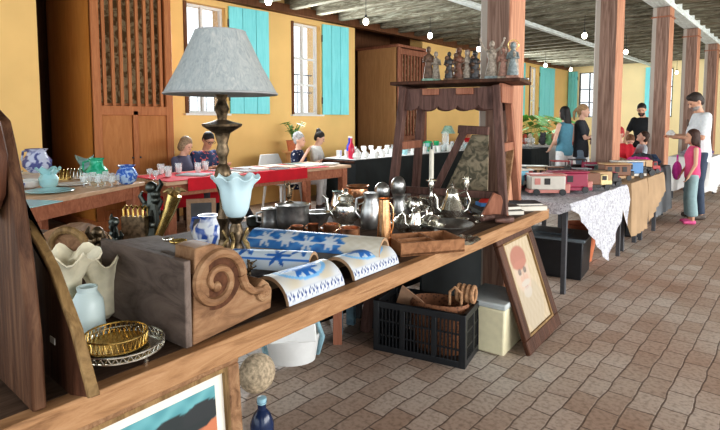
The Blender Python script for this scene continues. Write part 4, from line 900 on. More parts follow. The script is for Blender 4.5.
toys=[('van','cream and salmon toy van at the left front corner of the lace cloth',-1.75,4.56,WHT,PNK,PNK,1.05,38),
('van','maroon toy van with a pink cab, front row on the lace cloth',-1.66,4.84,MAR,MAR,PNK,1.1,42),
('truck','brown toy truck with a cream cab, front row right of the maroon van',-1.56,5.16,BRN,BLK,YEL,1.05,45),
('truck','tan toy truck with large black wheels at the right end of the lace cloth',-1.55,5.52,TAN,BLK,BLK,.95,50),
('van','pale blue toy van at the back left of the lace cloth',-2.12,4.66,SKY,WHT,SKY,1.1,70),
('car','cream toy car between the pale blue and salmon toy vans',-1.97,4.80,WHT,MAR,RED,.9,45),
('car','dark red open toy car in the second row behind the maroon van',-1.88,5.08,MAR,BLK,RED,.95,40),
('truck','small white-cabbed toy truck in the second row of the lace cloth',-1.83,5.36,GRY,BLK,WHT,.9,40),
('car','black open toy car in the second row, right part of the lace cloth',-1.78,5.64,BLK,MAR,GRY,1.0,45),
('van','red toy van in the back row of the lace cloth',-2.22,5.05,RED,WHT,RED,.9,40),
('car','maroon toy car in the back row behind the white-cabbed truck',-2.12,5.32,MAR,BLK,TAN,.95,35),
('car','brown toy car in the back row, third from the pale blue van',-2.05,5.62,BRN,BLK,BRN,1.0,40),
('bus','white roofed toy bus at the far back of the lace cloth',-2.28,5.60,TAN,WHT,RED,.9,30),
('bus','tan topped toy bus at the near corner of the burlap cloth',-1.62,6.16,BRN,TAN,BLK,1.05,45),
('van','blue and white toy van in the middle of the burlap cloth front row',-1.58,6.50,BLU,WHT,BLK,1.1,50),
('car','black and cream vintage toy car at the right end of the burlap front row',-1.55,6.86,BLK,BLK,TAN,1.1,45),
('truck','dark red toy truck with a tan bed, front row of the burlap cloth far end',-1.56,7.22,TAN,MAR,RED,1.05,50),
('car','black toy convertible raised at the back left of the burlap cloth',-2.2,6.2,BLK,BLK,RED,1.15,40),
('car','black toy car with dark roof at the back middle of the burlap cloth',-2.12,6.56,BLK,MAR,BLK,1.15,40),
('truck','maroon toy truck in the back row behind the blue and white van',-1.92,6.52,MAR,BLK,BRN,1.0,40),
('car','black toy roadster behind the pale blue van on the lace cloth',-2.30,4.82,BLK,MAR,BLK,1.0,35),
('car','dark brown toy car between maroon van and brown truck on the lace cloth',-1.72,5.02,BRN,BLK,BLK,.8,40),
('truck','black toy truck near the far edge of the lace cloth',-1.62,5.74,BLK,BLK,MAR,.9,45),
('car','maroon toy roadster at the far back corner of the lace cloth',-2.33,5.34,MAR,BLK,BLK,1.0,30),
('truck','dark green and black toy truck in the burlap front row between bus and blue van',-1.74,6.34,(.05,.09,.07),BLK,BLK,.9,45),
('car','small grey toy car in the middle row of the burlap cloth',-1.88,6.32,GRY,BLK,GRY,.9,45)]
for (k,lb,x,y,a_,b_,c_,s,rz) in toys: toy(k,lb,(x,y,TZ1),R(rz),a_,b_,c_,s*1.22)
# --- clothes pile on the grey table
def pile(name,label,loc,r,c,seed,cat='clothes'):
    q=random.Random(seed); m=MB()
    for k in range(7):
        a=q.uniform(0,PI); x,y=q.uniform(-r[0],r[0])*.4,q.uniform(-r[1],r[1])*.4; L=r[0]*q.uniform(.5,.9)
        m.tube([(x-math.cos(a)*L,y-math.sin(a)*L,.03),(x-math.cos(a)*L*.3,y-math.sin(a)*L*.2,r[2]*q.uniform(.7,1)),(x+math.cos(a)*L*.4,y+math.sin(a)*L*.3,r[2]*q.uniform(.6,.95)),(x+math.cos(a)*L,y+math.sin(a)*L,.03)],[.03,.05,.05,.03],9)
    m.sph((0,0,r[2]*.4),(r[0]*.8,r[1]*.8,r[2]*.5),14)
    return tag(m.build(name,col('cloth '+label[:22],c,.9,var=.2),loc=loc),label,cat)
pile('folded_clothes','heap of magenta pink clothes on the grey cloth table',(-1.84,8.10,.75),(.20,.18,.10),(.65,.05,.28),2)
pile('folded_clothes','heap of black and white clothes behind the pink ones',(-1.86,8.42,.75),(.18,.18,.14),(.05,.05,.06),3)
pile('folded_clothes','heap of dark blue clothes at the far end of the grey table',(-1.84,8.68,.75),(.18,.16,.12),(.06,.09,.16),4)
pile('folded_clothes','heap of pale clothes on the white far right table',(-1.65,11.2,.75),(.25,.25,.10),(.45,.42,.5),5)
pile('folded_clothes','heap of dark violet and grey clothes at the end of the far right table',(-1.65,11.8,.75),(.25,.25,.14),(.16,.12,.22),6)
# ---------------------------------------------------------------- left tables
def lefttable(label,a,b_,depth,h=.75,leg='tablewood',mt='palewood',lw=.10,apr=.13):
    L=math.hypot(b_[0]-a[0],b_[1]-a[1]); rz=math.atan2(-(b_[0]-a[0]),b_[1]-a[1])
    t_=thing('wooden_table',label,'table',(a[0],a[1],0),rz)   # local +y along front edge, local -x backwards
    MB().box((-depth/2,L/2,h-.02),(depth,L,.04)).build('tabletop',M[mt],t_,bev=.006)
    MB().box((-.07,L/2,h-.04-apr/2),(.03,L-.12,apr)).build('apron',M[leg],t_,bev=.004); MB().box((-depth+.07,L/2,h-.04-apr/2),(.03,L-.12,apr)).build('apron',M[leg],t_)
    MB().box((-depth/2,.07,h-.04-apr/2),(depth-.12,.03,apr)).build('apron',M[leg],t_); MB().box((-depth/2,L-.07,h-.04-apr/2),(depth-.12,.03,apr)).build('apron',M[leg],t_)
    for x in(-.09,-depth+.09):
        for y in(.09,L-.09): MB().box((x,y,(h-.04)/2),(lw,lw,h-.04),tp=1).build('leg',M[leg],t_,bev=.008)
    return t_,rz,L
def L2W(a,rz,x,y): return (a[0]+x*math.cos(rz)-y*math.sin(rz),a[1]+x*math.sin(rz)+y*math.cos(rz))
A1=(-4.25,.85); B1_=(-5.28,2.72)
TB1,rz1,L1=lefttable('long reddish wooden table with glassware and pitchers, at the left back',A1,B1_,1.3,h=.76)
A2=(-5.12,2.86); B2_=(-5.08,5.74)
TB2,rz2_,L2_=lefttable('wooden table with a crimson runner and books in front of the seated couple',A2,B2_,.95,h=.75)
# crimson cloths
rc=MB(); rc.box((-.40,1.22,.004),(.82,2.4,.006)).box((.012,.45,-.05),(.006,.40,.14)).box((.012,1.55,-.05),(.006,.9,.14))
tag(rc.build('red_runner',M['redcloth'],loc=(A2[0],A2[1],.752),rz=rz2_),'crimson cloth runner covering the second table','tablecloth')
tag(MB().box((0,0,0),(.006,1.25,.38)).build('red_backcloth',M['redcloth'],loc=(-5.95,3.55,.5),rz=rz2_),'crimson cloth hanging down at the back of the second table','cloth')
# glass cases with items on first table
def onT1(px_x,px_y,z=.76): pass
def vase(name,label,cat,p,prof,mt,handle=None,**k):
    t_=thing(name,label,cat,(p[0],p[1],.761)); MB().lathe(prof,n=28,**k).build('body',M[mt],t_)
    if handle: MB().tube(handle[0],handle[1],8).build('handle',M[mt],t_)
    return t_
RVM=R(40)
o=vase('wash_pitcher','blue and white porcelain pitcher standing in its basin at the left','pitcher',(-6.179, 2.008, 0.76),[(.07,0),(.09,.02),(.135,.07),(.14,.13),(.10,.18),(.085,.22),(.11,.25),(.10,.25),(.075,.22),(0,.2)],'pitch',([(-.09,-.05,.23),(-.15,-.08,.22),(-.165,-.09,.13),(-.12,-.07,.06)],.012)); o.location.z=.85
vase('wash_basin','pale porcelain basin beneath the blue and white pitcher','basin',(-6.179, 2.008, 0.76),[(.10,0),(.12,.03),(.20,.08),(.215,.088),(.20,.085),(.12,.04),(0,.03)],'porcelain')
vase('ruffled_vase','pale aqua ruffled glass vase in front of the basin','vase',(-5.461, 1.865, 0.76),[(.05,0),(.075,.03),(.085,.09),(.06,.13),(.085,.17),(.10,.185),(.09,.18),(.055,.13),(0,.1)],'aqua',ripple=.15,rk=6)
vase('ceramic_bowl','white bowl with dark speckles left of the aqua ruffled vase','bowl',(-5.611, 1.736, 0.76),[(.06,0),(.10,.02),(.13,.07),(.12,.075),(.09,.03),(0,.02)],'porcelain')
vase('ceramic_bowl','small green rimmed bowl at the far left of the first table','bowl',(-5.548, 1.602, 0.76),[(.05,0),(.08,.02),(.09,.06),(.08,.06),(.06,.02),(0,.02)],'bluewhite')
vase('white_platter','flat white platter near the front edge between vase and rack','platter',(-5.542, 2.101, 0.76),[(.10,0),(.16,.012),(.155,.016),(.09,.006),(0,.006)],'porcelain')
t_=thing('glass_plate','large flat glass plate at the front edge of the first table','plate',(-5.149, 1.765, 0.76)); MB().lathe([(.12,0),(.20,.015),(.195,.02),(.11,.006),(0,.006)],n=32).build('plate',M['aqua'],t_)
for k,p in enumerate([(-6.096, 2.202, 0.76),(-6.084, 2.339, 0.76)]):
    t_=thing('napkin_rack',['brass ring rack right of the aqua vase','silver toast rack left of the green pitcher'][k],'rack',(p[0],p[1],.761),R(50))
    MB().box((0,0,.008),(.16,.07,.016)).build('base',M['brass' if k==0 else 'silver'],t_)
    f=MB()
    for q in range(5): f.tube([(-.07+.035*q,.03*math.cos(PI*j/8),.012+.10*math.sin(PI*j/8)) for j in range(9)],.005,6)
    f.build('loops',M['brass' if k==0 else 'silver'],t_)
o=vase('green_pitcher','green and white glass pitcher behind the row of small glasses','pitcher',(-6.004, 2.539, 0.76),[(.06,0),(.11,.03),(.115,.09),(.07,.14),(.065,.19),(.085,.22),(.075,.22),(.055,.19),(0,.12)],'greenglaze',([(-.07,-.05,.19),(-.13,-.09,.17),(-.13,-.09,.08),(-.09,-.06,.05)],.012))
vase('fish_jug','pale blue fish-shaped jug left of the green pitcher','jug',(-6.44, 2.588, 0.76),[(.05,0),(.07,.05),(.05,.11),(.10,.18),(.11,.21),(.09,.2),(.04,.11),(0,.08)],'aqua',ripple=.25,rk=2)
vase('blue_vase','cobalt mottled ceramic vase at the right end of the first table','vase',(-5.21, 2.493, 0.76),[(.05,0),(.085,.03),(.105,.09),(.085,.14),(.06,.165),(.09,.19),(.08,.19),(.05,.165),(0,.1)],'blueware')
gl=MB().lathe([(.025,0),(.03,.003),(.008,.01),(.008,.03),(.03,.05),(.036,.10),(.033,.10),(.026,.05),(0,.04)],n=14)
first=None; gp=[(-5.61, 2.261, 0.76), (-5.646, 2.346, 0.76), (-5.416, 2.317, 0.76), (-5.636, 2.474, 0.76), (-5.409, 2.434, 0.76), (-5.324, 2.182, 0.76), (-5.186, 2.199, 0.76), (-5.214, 2.277, 0.76), (-5.084, 2.286, 0.76), (-5.197, 2.396, 0.76), (-5.288, 2.112, 0.76), (-6.429, 1.917, 0.76), (-5.559, 2.92, 0.76), (-5.324, 2.863, 0.76)]
tags=['first glass from the left in the back row before the green pitcher','second glass in the row before the green pitcher','third glass in the row before the green pitcher','fourth glass in the row before the green pitcher','fifth glass in the row before the green pitcher','front row small glass under the fish jug','front row small glass below the green pitcher','middle front row small glass','front row small glass near the blue vase','small glass touching the blue vase','leftmost front row small glass beside the rack','small glass standing left behind the basin','small glass at the right corner of the first table','small glass beside the white card sign']
for p,lb in zip(gp,tags):
    o=bpy.data.objects.new('drinking_glass',first.data) if first else gl.build('drinking_glass',M['clear'])
    if first: C.objects.link(o)
    first=first or o; o.location=(p[0],p[1],.761); tag(o,'clear '+lb,'glass','small clear glasses on the first table')
tag(MB().box((0,0,.005),(.5,.3,.008)).build('glass_sheet',M['aqua'],loc=(-4.583, 1.359, 0.762),rz=rz1),'flat pale sheet of glass on the near corner of the first table','glass sheet')
# low box and cloth under table 1
t_=thing('white_box','flat white box on a yellow-brown stool seen left, under the first table','box',(-4.9,1.55,0),R(20)); MB().box((0,0,.42),(.5,.35,.06)).build('box_body',M['plasticw'],t_,bev=.01); MB().box((0,0,.195),(.42,.3,.39)).build('stand',M['tan_wood'],t_)
# second table: books, sign, glasses
A2w=lambda x,y:L2W(A2,rz2_,x,y)
bp=[(.2,.95,.22,.16,'open magazine with pale pages'),(.25,1.2,.24,.17,'grey covered book'),(.3,1.45,.2,.15,'white and green booklet'),(.22,1.68,.24,.18,'dark framed print'),(.3,1.95,.22,.17,'tan covered book'),(.22,2.2,.26,.18,'cream sheet folder'),(.3,2.45,.22,.16,'pale grey booklet'),(.25,2.68,.22,.16,'white covered book')]
for k,(x,y,w,d,lb) in enumerate(bp):
    q=A2w(-x,y); cc=[(.62,.58,.5),(.22,.22,.22),(.5,.6,.5),(.05,.05,.06),(.45,.36,.24),(.7,.66,.55),(.45,.48,.48),(.75,.75,.73)][k]
    book(lb+[' lying at the left on the crimson runner',' second from the left on the runner',' third among the books on the runner',' in the middle of the runner',' right of the dark print on the runner',' sixth in the row on the crimson runner',' near the right end of the runner',' at the right end of the second table'][k],(q[0],q[1],.759),rz2_+R(10*math.sin(k*2)),w,d*1.3,.012+.006*(k%3),'cover%d'%k,cc,None)
for k,(x,y,lb) in enumerate([(.55,1.1,'black print lying in the back row behind the grey book'),(.6,1.5,'grey print lying in the back row of the runner'),(.6,1.9,'cream print lying in the back row of the runner'),(.6,2.35,'dark green print in the back row near the right end')]):
    q=A2w(-x,y); book(lb,(q[0],q[1],.759),rz2_+R(15-8*k),.28,.3,.012,'bcover%d'%k,[(.06,.06,.06),(.3,.32,.33),(.62,.55,.42),(.12,.16,.13)][k])
p=(-6.816, 3.864, 0.76)
t_=thing('card_sign','white upright card in a stand in front of the seated woman','sign',(p[0],p[1],.76),R(40)); MB().prism([(-.07,0),(.07,0),(.07,.2),(.03,.25),(-.03,.25),(-.07,.2)],(0,0,0),(1,0,0),(0,.15,1),(0,1,0),.006).build('card',M['porcelain'],t_); MB().box((0,.05,.01),(.12,.12,.012)).build('foot',M['darkwood'],t_)
for k,(x,y,lb) in enumerate([(.75,.35,'clear tumbler left of the white card sign'),(.7,.55,'clear tumbler right of the white card sign'),(.6,.75,'clear goblet before the man in glasses'),(.4,.25,'small tumbler at the near corner of the second table'),(.75,.95,'small cup right before the man in glasses')]):
    q=A2w(-x,y); t_=thing('tumbler',lb,'glass',(q[0],q[1],.76)); MB().lathe([(.035,0),(.045,.12),(.042,.12),(.032,.01),(0,.01)],n=14).build('cup',M['clear'],t_); MB().lathe([(.033,.012),(.038,.07),(0,.07)],n=12).build('contents',M['porcelain'],t_)
q=A2w(-.35,.55); book('large open catalogue with dark pages before the man in glasses',(q[0],q[1],.76),R(30),.34,.26,.015,'catalog',(.1,.1,.11))
t_=thing('framed_photo','small white-framed photo standing on the floor under the second table','picture',(-5.55,3.55,0),R(60)); frame_mb(.34,.46,.05,.03).build('frame',M['palewood'],t_); MB().box((0,0,.23),(.24,.01,.36)).build('photo',M['greycloth'],t_)
# black cloth glassware table
t_=table('table below the black cloth with white porcelain and glassware',-6.1,-5.42,6.18,11.1,.76,'darkwood','iron',.05,.08)
cloth('black_tablecloth','black cloth hanging to the floor below the glassware behind the display rack',-6.12,-5.40,6.2,11.1,.765,lambda s,q:.70,'blackcloth',amp=.015,k=40)
tag(MB().box((-5.76,8.65,.778),(.68,4.85,.008)).build('white_top_cloth',M['whitecloth']),'white cloth spread on top of the black-clothed glassware table','tablecloth')
rr=random.Random(4); cols=['porcelain','clear','aqua','clear','porcelain']; nn=0
prs=[[(.03,0),(.06,.04),(.05,.09),(.03,.10),(.01,.12),(0,.125)],[(.03,0),(.008,.02),(.008,.08),(.04,.11),(.045,.17),(.04,.17),(0,.1)],[(.04,0),(.05,.12),(.045,.12),(0,.02)],[(.05,0),(.08,.03),(.07,.08),(.03,.12),(.04,.16),(0,.16)]]
pm=[MB().lathe(p_,n=12) for p_ in prs]; cache={}
for row in range(3):
    for k in range(22):
        y=6.4+k*.215+rr.uniform(-.03,.03); x=-5.52-.22*row+rr.uniform(-.03,.03); kk=rr.randrange(4); ml='porcelain' if k<6 else rr.choice(cols)
        if (kk,ml) in cache: o=bpy.data.objects.new('glassware',cache[kk,ml].data); C.objects.link(o)
        else: o=pm[kk].build('glassware',M[ml]); cache[kk,ml]=o
        o.location=(x,y,.782); nn+=1
        tag(o,{0:'front',1:'middle',2:'back'}[row]+' row %s on the white top of the black-clothed table'%(['teapot','goblet','tumbler','jug'][kk]+' in '+{'porcelain':'white porcelain','clear':'clear glass','aqua':'pale aqua glass'}[ml]),['teapot','goblet','tumbler','jug'][kk],'%s row %s %ss on the glassware table'%({0:'front',1:'middle',2:'back'}[row],{'porcelain':'white porcelain','clear':'clear glass','aqua':'pale aqua'}[ml],['teapot','goblet','tumbler','jug'][kk]))
for k,(y,x,c_) in enumerate([(6.45,-5.75,(.03,.05,.5)),(6.33,-5.6,(.6,.03,.08))]):
    t_=thing('tall_bottle',['tall cobalt blue bottle at the left end of the glassware table','slim red bottle beside the cobalt blue one'][k],'bottle',(x,y,.782))
    MB().lathe([(.045,0),(.05,.12),(.045,.2),(.018,.26),(.018,.33),(0,.33)],n=16).build('body',col('bottle%d'%k,c_,.2),t_); MB().lathe([(.02,.33),(.02,.35),(0,.36)],n=10).build('cap',M['porcelain'],t_)
for k in range(5):
    t_=thing('green_goblet','bright green glass goblet in the cluster on the glassware table','goblet',(-5.75-.12*(k%2),8.55+.13*k,.782),0,'bright green glass goblets'); MB().lathe([(.04,0),(.01,.02),(.01,.08),(.05,.12),(.06,.20),(.05,.20),(0,.1)],n=14).build('bowl',M['greenglass'],t_); MB().lathe([(.042,0),(.042,.006),(0,.01)],n=14).build('foot',M['greenglass'],t_)
t_=thing('desk_lamp','small lamp with a pale green shade among the glassware','lamp',(-5.8,9.6,.782)); MB().lathe([(.08,0),(.03,.03),(.015,.1),(.02,.25),(.01,.38)],n=14).build('base',M['porcelain'],t_); MB().lathe([(.15,.34),(.07,.5),(.065,.5),(.14,.34)],n=20).build('lamp_shade',M['verdigris'],t_)
t_=thing('glass_dome','tall clear glass cylinder left of the small green-shaded lamp','glass dome',(-5.65,9.25,.782)); MB().lathe([(.07,0),(.07,.34),(.05,.38),(0,.4)],n=18).build('dome',M['clear'],t_); MB().lathe([(.09,0),(.09,.015),(0,.02)],n=18).build('base',M['darkwood'],t_)
# farther glass table behind the rack
table('far dark table with wine glasses seen through the rack legs',-5.6,-4.7,11.25,12.2,.76,'darkwood','iron')
cloth('dark_tablecloth','dark teal cloth on the far table seen through the rack',-5.62,-4.68,11.23,12.2,.768,lambda s,q:.7,'blackcloth',amp=.015,k=24)
for k in range(10):
    t_=thing('wine_glass','clear wine glass in the far row seen through the rack','glass',(-5.5+.17*(k%5),11.4+.25*(k//5),.772),0,'far wine glasses seen through the rack'); MB().lathe([(.04,0),(.006,.01),(.006,.1),(.045,.14),(.04,.22),(.036,.22),(0,.13)],n=12).build('bowl',M['clear'],t_)
# far flea table with dolls and tins
table('far table heaped with small colourful toys left of the woman in teal',-5.48,-4.22,12.42,13.5,.79,'darkwood','iron')
cloth('white_tablecloth','pale cloth hanging from the far heaped table beside the woman in teal',-5.5,-4.2,12.4,13.52,.80,lambda s,q:.6,'whitecloth',amp=.03,k=16)
rr=random.Random(9)
cl=[(.55,.12,.08),(.75,.7,.6),(.7,.55,.2),(.1,.1,.12),(.2,.4,.2),(.7,.4,.3),(.85,.8,.75),(.3,.1,.1)]; cn=['red','pale','mustard','black','green','salmon','white','maroon']
for k in range(18):
    x=-5.4+.15*(k%9); y=12.55+.3*(k//9); s=.09+.05*rr.random(); c_=k%8
    t_=thing('stuffed_toy',cn[c_]+' small stuffed toy in the far heap left of the woman in teal, '+('back row' if k//9 else 'front row'),'toy',(x,y,.805 if y<13.3 else .86),rr.uniform(0,6),'stuffed toys, %s, %s'%(cn[c_],'back' if k//9 else 'front')); mt_=col('plush '+cn[c_],cl[c_],.9)
    MB().sph((0,0,s*.75),(s*.7,s*.6,s*.8),12).sph((0,0,s*1.7),s*.5,12).sph((s*.35,0,s*2.1),s*.18,8).sph((-s*.35,0,s*2.1),s*.18,8).sph((s*.6,.3*s,s*.5),s*.25,8).sph((-s*.6,.3*s,s*.5),s*.25,8).build('body',mt_,t_)
def plant(label,loc,h,n,seed):
    q=random.Random(seed); t_=thing('potted_plant',label,'plant',loc); MB().lathe([(.09,0),(.12,.18),(.13,.18),(.11,.17),(0,.16)],n=16).build('pot',M['terracotta'],t_)
    m=MB()
    for k in range(n):
        a=q.uniform(0,2*PI); l=h*q.uniform(.5,1); e=q.uniform(.15,.45); P=[(0,0,.15),(math.cos(a)*l*e*.4,math.sin(a)*l*e*.4,.15+l*.5),(math.cos(a)*l*e,math.sin(a)*l*e,.15+l*.8)]
        m.tube(P,[.004,.004,.003],5,cap=False)
        c_=V(P[2]); u=V((math.cos(a),math.sin(a),-.3))*l*.22; w_=V((-math.sin(a),math.cos(a),.2))*l*.07
        m._add([tuple(c_-u*.6),tuple(c_+w_),tuple(c_+u),tuple(c_-w_)],[(0,1,2,3)])
        c_=V(P[1]); m._add([tuple(c_-u*.6),tuple(c_+w_),tuple(c_+u),tuple(c_-w_)],[(0,1,2,3)])
    m.build('foliage',M['leaf'],t_); return t_
plant('leafy green plant on a shelf behind the grey-haired woman in polka dots',(-6.66,6.05,.88),.42,26,1)
t_=thing('plant_stand','narrow tall wooden stand carrying the plant by the wall','stand',(-6.66,6.05,0)); MB().box((0,0,.865),(.26,.26,.03)).build('stand_top',M['tan_wood'],t_); MB().box((0,0,.425),(.18,.18,.85)).build('column',M['tan_wood'],t_)
plant('tall leafy plant standing on the floor by the far turquoise shutters',(-6.1,14.6,.0),1.7,40,2); plant('tall leafy plant by the wall behind the woman in teal',(-6.1,16.4,0),1.6,36,3)
# white plastic chair
t_=thing('plastic_chair','white plastic garden chair at the left of the woman in polka dots','chair',(-6.25,5.45,0),R(-90))
MB().prism([(-.22,0),(.22,0),(.25,.25),(.18,.42),(-.18,.42),(-.25,.25)],(0,-.24,.44),(1,0,0),(0,-.2,1),(0,1,0),.02).build('backrest',M['plasticw'],t_,bev=.008)
MB().box((0,0,.43),(.46,.44,.03)).build('seat',M['plasticw'],t_,bev=.01)
for sx in(-1,1):
    for sy in(-1,1): MB().seg((sx*.19,sy*.18,.42),(sx*.23,sy*.22,0),.022,.018,8).build('leg',M['plasticw'],t_)
    MB().tube([(sx*.24,-.22,.62),(sx*.26,0,.64),(sx*.25,.18,.60),(sx*.22,.2,.43)],.018,8).build('armrest',M['plasticw'],t_)
# ---------------------------------------------------------------- people
def remesh(o,vx,sm=4):
    m=o.modifiers.new('r','REMESH'); m.mode='VOXEL'; m.voxel_size=vx; m.use_smooth_shade=True
    s=o.modifiers.new('s','SMOOTH'); s.iterations=sm; s.factor=.5
STAND=dict(pel=(0,0,.96),wai=(0,0,1.12),che=(0,.01,1.30),sho=(0,-.01,1.42),nek=(0,0,1.50),hed=(0,.03,1.635),
 hiL=(-.09,0,.93),knL=(-.10,.02,.50),anL=(-.10,-.02,.08),hiR=(.09,0,.93),knR=(.10,.02,.50),anR=(.10,-.02,.08),
 shL=(-.175,-.01,1.42),elL=(-.235,-.03,1.14),wrL=(-.225,.06,.90),shR=(.175,-.01,1.42),elR=(.235,-.03,1.14),wrR=(.225,.06,.90))
def seated(d=None):
    J={k:(v[0],v[1],v[2]-.47) for k,v in STAND.items()}
    J.update(knL=(-.11,.42,.50),anL=(-.11,.40,.08),knR=(.11,.42,.50),anR=(.11,.40,.08),hiL=(-.09,.02,.47),hiR=(.09,.02,.47),elL=(-.25,.06,.70),wrL=(-.14,.30,.78),elR=(.25,.06,.70),wrR=(.14,.30,.78))
    if d: J.update(d)
    return J
def person(label,loc,rz,H=1.7,J=None,skin='skin',top=(.6,.6,.6),bot=(.1,.1,.15),hair=(.03,.02,.015),hs='short',sleeve=.75,botlen=1.0,shoes=(.1,.08,.07),female=False,headrot=(0,0),vx=.010,extra=None,beard=None,glasses=False,wide=0,topmat=None,group=None,handdir=None,child=False,bare=False):
    s=H/1.75; J={**STAND,**(J or {})}; q={k:V(v)*s for k,v in J.items()}
    r=thing('person',label,'person',loc,rz,group)
    up=(q['nek']-q['pel']).normalized(); hs_=(1.22 if child else 1.0)*s; W=.9 if female else 1.0
    def ring(p,rx,ry): return (tuple(p),rx*s,ry*s)
    def torso(e,m,neckline=True):
        R_=[ring(q['pel']-up*.10*s,.135*1+e,.105+e),ring(q['pel'],(.165)*(1.03 if female else .97)+e,.115+e),ring(q['wai'],.135*W+e+wide*.02,.10+e),ring(q['che'],.165*W+e,.118+e),ring(q['sho']-up*.02*s,.175*W+e*.8,.10+e*.8),ring(q['sho']+up*.035*s,.12*W+e*.6,.075+e*.6),ring(q['nek']-up*.02*s,.055+e*.3,.055+e*.3)]
        m.loft(R_,18)
    b=MB(); torso(0,b)
    b.caps(q['nek']-up*.06*s,q['hed']-V((0,.01,.04))*s,.052*s,.05*s)
    RH=Mx.Translation(q['hed'])@Euler((headrot[0],0,headrot[1])).to_matrix().to_4x4()@Mx.Scale(hs_,4)
    b.sph((0,0,.015),(.074,.09,.10),18,M=RH).sph((0,.025,-.045),(.055,.062,.062),14,M=RH)
    b.caps((0,.085,.012),(0,.108,-.022),.010,.014,8,M=RH); b.sph((-.074,-.005,-.005),(.012,.02,.03),8,M=RH).sph((.074,-.005,-.005),(.012,.02,.03),8,M=RH)
    b.sph((0,.085,-.06),(.022,.012,.01),8,M=RH).sph((0,.075,-.09),(.025,.018,.016),8,M=RH).sph((0,.078,.035),(.05,.015,.01),8,M=RH)
    for S,sx in(('L',-1),('R',1)):
        sh,el,wr=q['sh'+S],q['el'+S],q['wr'+S]
        b.caps(sh,el,.047*s*W,.038*s*W); b.caps(el,wr,.038*s*W,.025*s*W)
        d=(wr-el).normalized(); side=V((sx,0,0)); side=(side-d*side.dot(d)).normalized() if abs(side.dot(d))<.95 else V((0,0,1)); nn_=d.cross(side)
        pc=wr+d*.055*s
        b.caps(wr,wr+d*.03*s,.026*s,.028*s); 
        for k in range(4):
            o_=(k-1.5)*.019*s; base=wr+d*.075*s+side*o_; L=[.062,.072,.068,.052][k]*s
            b.caps(wr+d*.02*s+side*o_*.7,base,.013*s,.0105*s,8); b.caps(base,base+d*L*.55+nn_*.008*s,.0095*s,.0085*s,8); b.caps(base+d*L*.55+nn_*.008*s,base+d*L*.9+nn_*.03*s,.0085*s,.0075*s,8)
        b.caps(wr+d*.03*s-side*sx*.0-side*.02*s,wr+d*.075*s-side*.045*s+nn_*.015*s,.012*s,.009*s,8)
        hi,kn,an=q['hi'+S],q['kn'+S],q['an'+S]
        b.caps(hi,kn,.082*s,.052*s); b.caps(kn,an,.052*s,.035*s); fd=V((sx*.15,1,0)).normalized()
        b.caps(an-V((0,0,.03))*s,an+fd*.13*s-V((0,0,.045))*s,.036*s,.026*s)
    o=b.build('body',M[skin],r); remesh(o,vx)
    # top
    if top:
        tm=topmat or col('garment %s'%label[:24],top,.85,var=.08,sc_=30)
        m=MB(); torso(.018,m)
        if sleeve>0:
            for S in 'LR':
                sh,el,wr=q['sh'+S],q['el'+S],q['wr'+S]
                if sleeve<=1: m.caps(sh,sh+(el-sh)*sleeve,.064*s*W,.056*s*W)
                else: m.caps(sh,el,.062*s*W,.052*s*W); m.caps(el,el+(wr-el)*(sleeve-1),.052*s*W,.040*s*W)
        m.loft([ring(q['pel']-up*.16*s,.175+wide*.03,.14),ring(q['pel'],.185+wide*.02,.14),ring(q['wai'],.155*W+.01,.12)],16) if not bare else None
        o=m.build('top',tm,r); remesh(o,.016,3)
    if bot:
        bm_=col('trousers %s'%label[:22],bot,.85,var=.1,sc_=20); m=MB()
        m.loft([ring(q['pel']-up*.10*s,.15,.12),ring(q['pel'],.175,.13),ring(q['pel']+up*.06*s,.16,.12)],16)
        for S in 'LR':
            hi,kn,an=q['hi'+S],q['kn'+S],q['an'+S]; w_=wide*.03
            m.caps(hi,kn,.097*s,(.064+w_)*s)
            e_=kn+(an-kn)*botlen; m.seg(kn,e_,(.064+w_)*s,(.052+w_*1.6)*s,14); m.sph(kn,(.063+w_)*s,12)
        o=m.build('trousers',bm_,r); remesh(o,.016,3)
    for S,sx in(('L',-1),('R',1)):
        an=q['an'+S]; fd=V((sx*.15,1,0)).normalized(); m=MB(); m.caps(an-V((0,.02,.035))*s,an+fd*.14*s-V((0,0,.042))*s,.045*s,.036*s)
        o=m.build('shoe',col('shoe %.2f'%shoes[0],shoes,.6),r); remesh(o,.012,2)
    # hair
    hm=col('hair %.2f %.2f'%(hair[0],hair[2]),hair,.65,var=.4,sc_=60); m=MB()
    m.sph((0,-.016,.042),(.084,.096,.095),18,M=RH); m.sph((0,-.045,-.005),(.074,.065,.08),14,M=RH)
    if hs=='crop': m=MB(); m.sph((0,-.010,.038),(.079,.092,.090),18,M=RH); m.sph((0,-.045,-.005),(.07,.06,.07),14,M=RH)
    if hs=='quiff': m.sph((0,.035,.095),(.06,.05,.032),12,M=RH); m.sph((.035,.02,.095),(.045,.05,.035),10,M=RH)
    if hs=='bob':
        for sx in(-1,1): m.sph((sx*.066,-.015,-.01),(.03,.06,.085),12,M=RH)
        m.sph((0,-.06,-.03),(.08,.05,.09),12,M=RH)
    if hs=='curly':
        rr_=random.Random(3)
        for k in range(26):
            a=rr_.uniform(0,2*PI); e=rr_.uniform(-.2,1.4); m.sph((.085*math.cos(a)*math.cos(e),-.03+.085*math.sin(a)*math.cos(e)*(1 if math.sin(a)<0 else .7),.04+.09*math.sin(e)),.028,8,M=RH)
    if hs=='long':
        for sx in(-1,1): m.sph((sx*.062,-.02,-.03),(.03,.055,.10),12,M=RH)
        m.loft([((0,-.05,.06),.075,.05),((0,-.075,-.06),.085,.045),((0,-.09,-.17),.085,.04),((0,-.095,-.27),.06,.03)],14,M=RH)
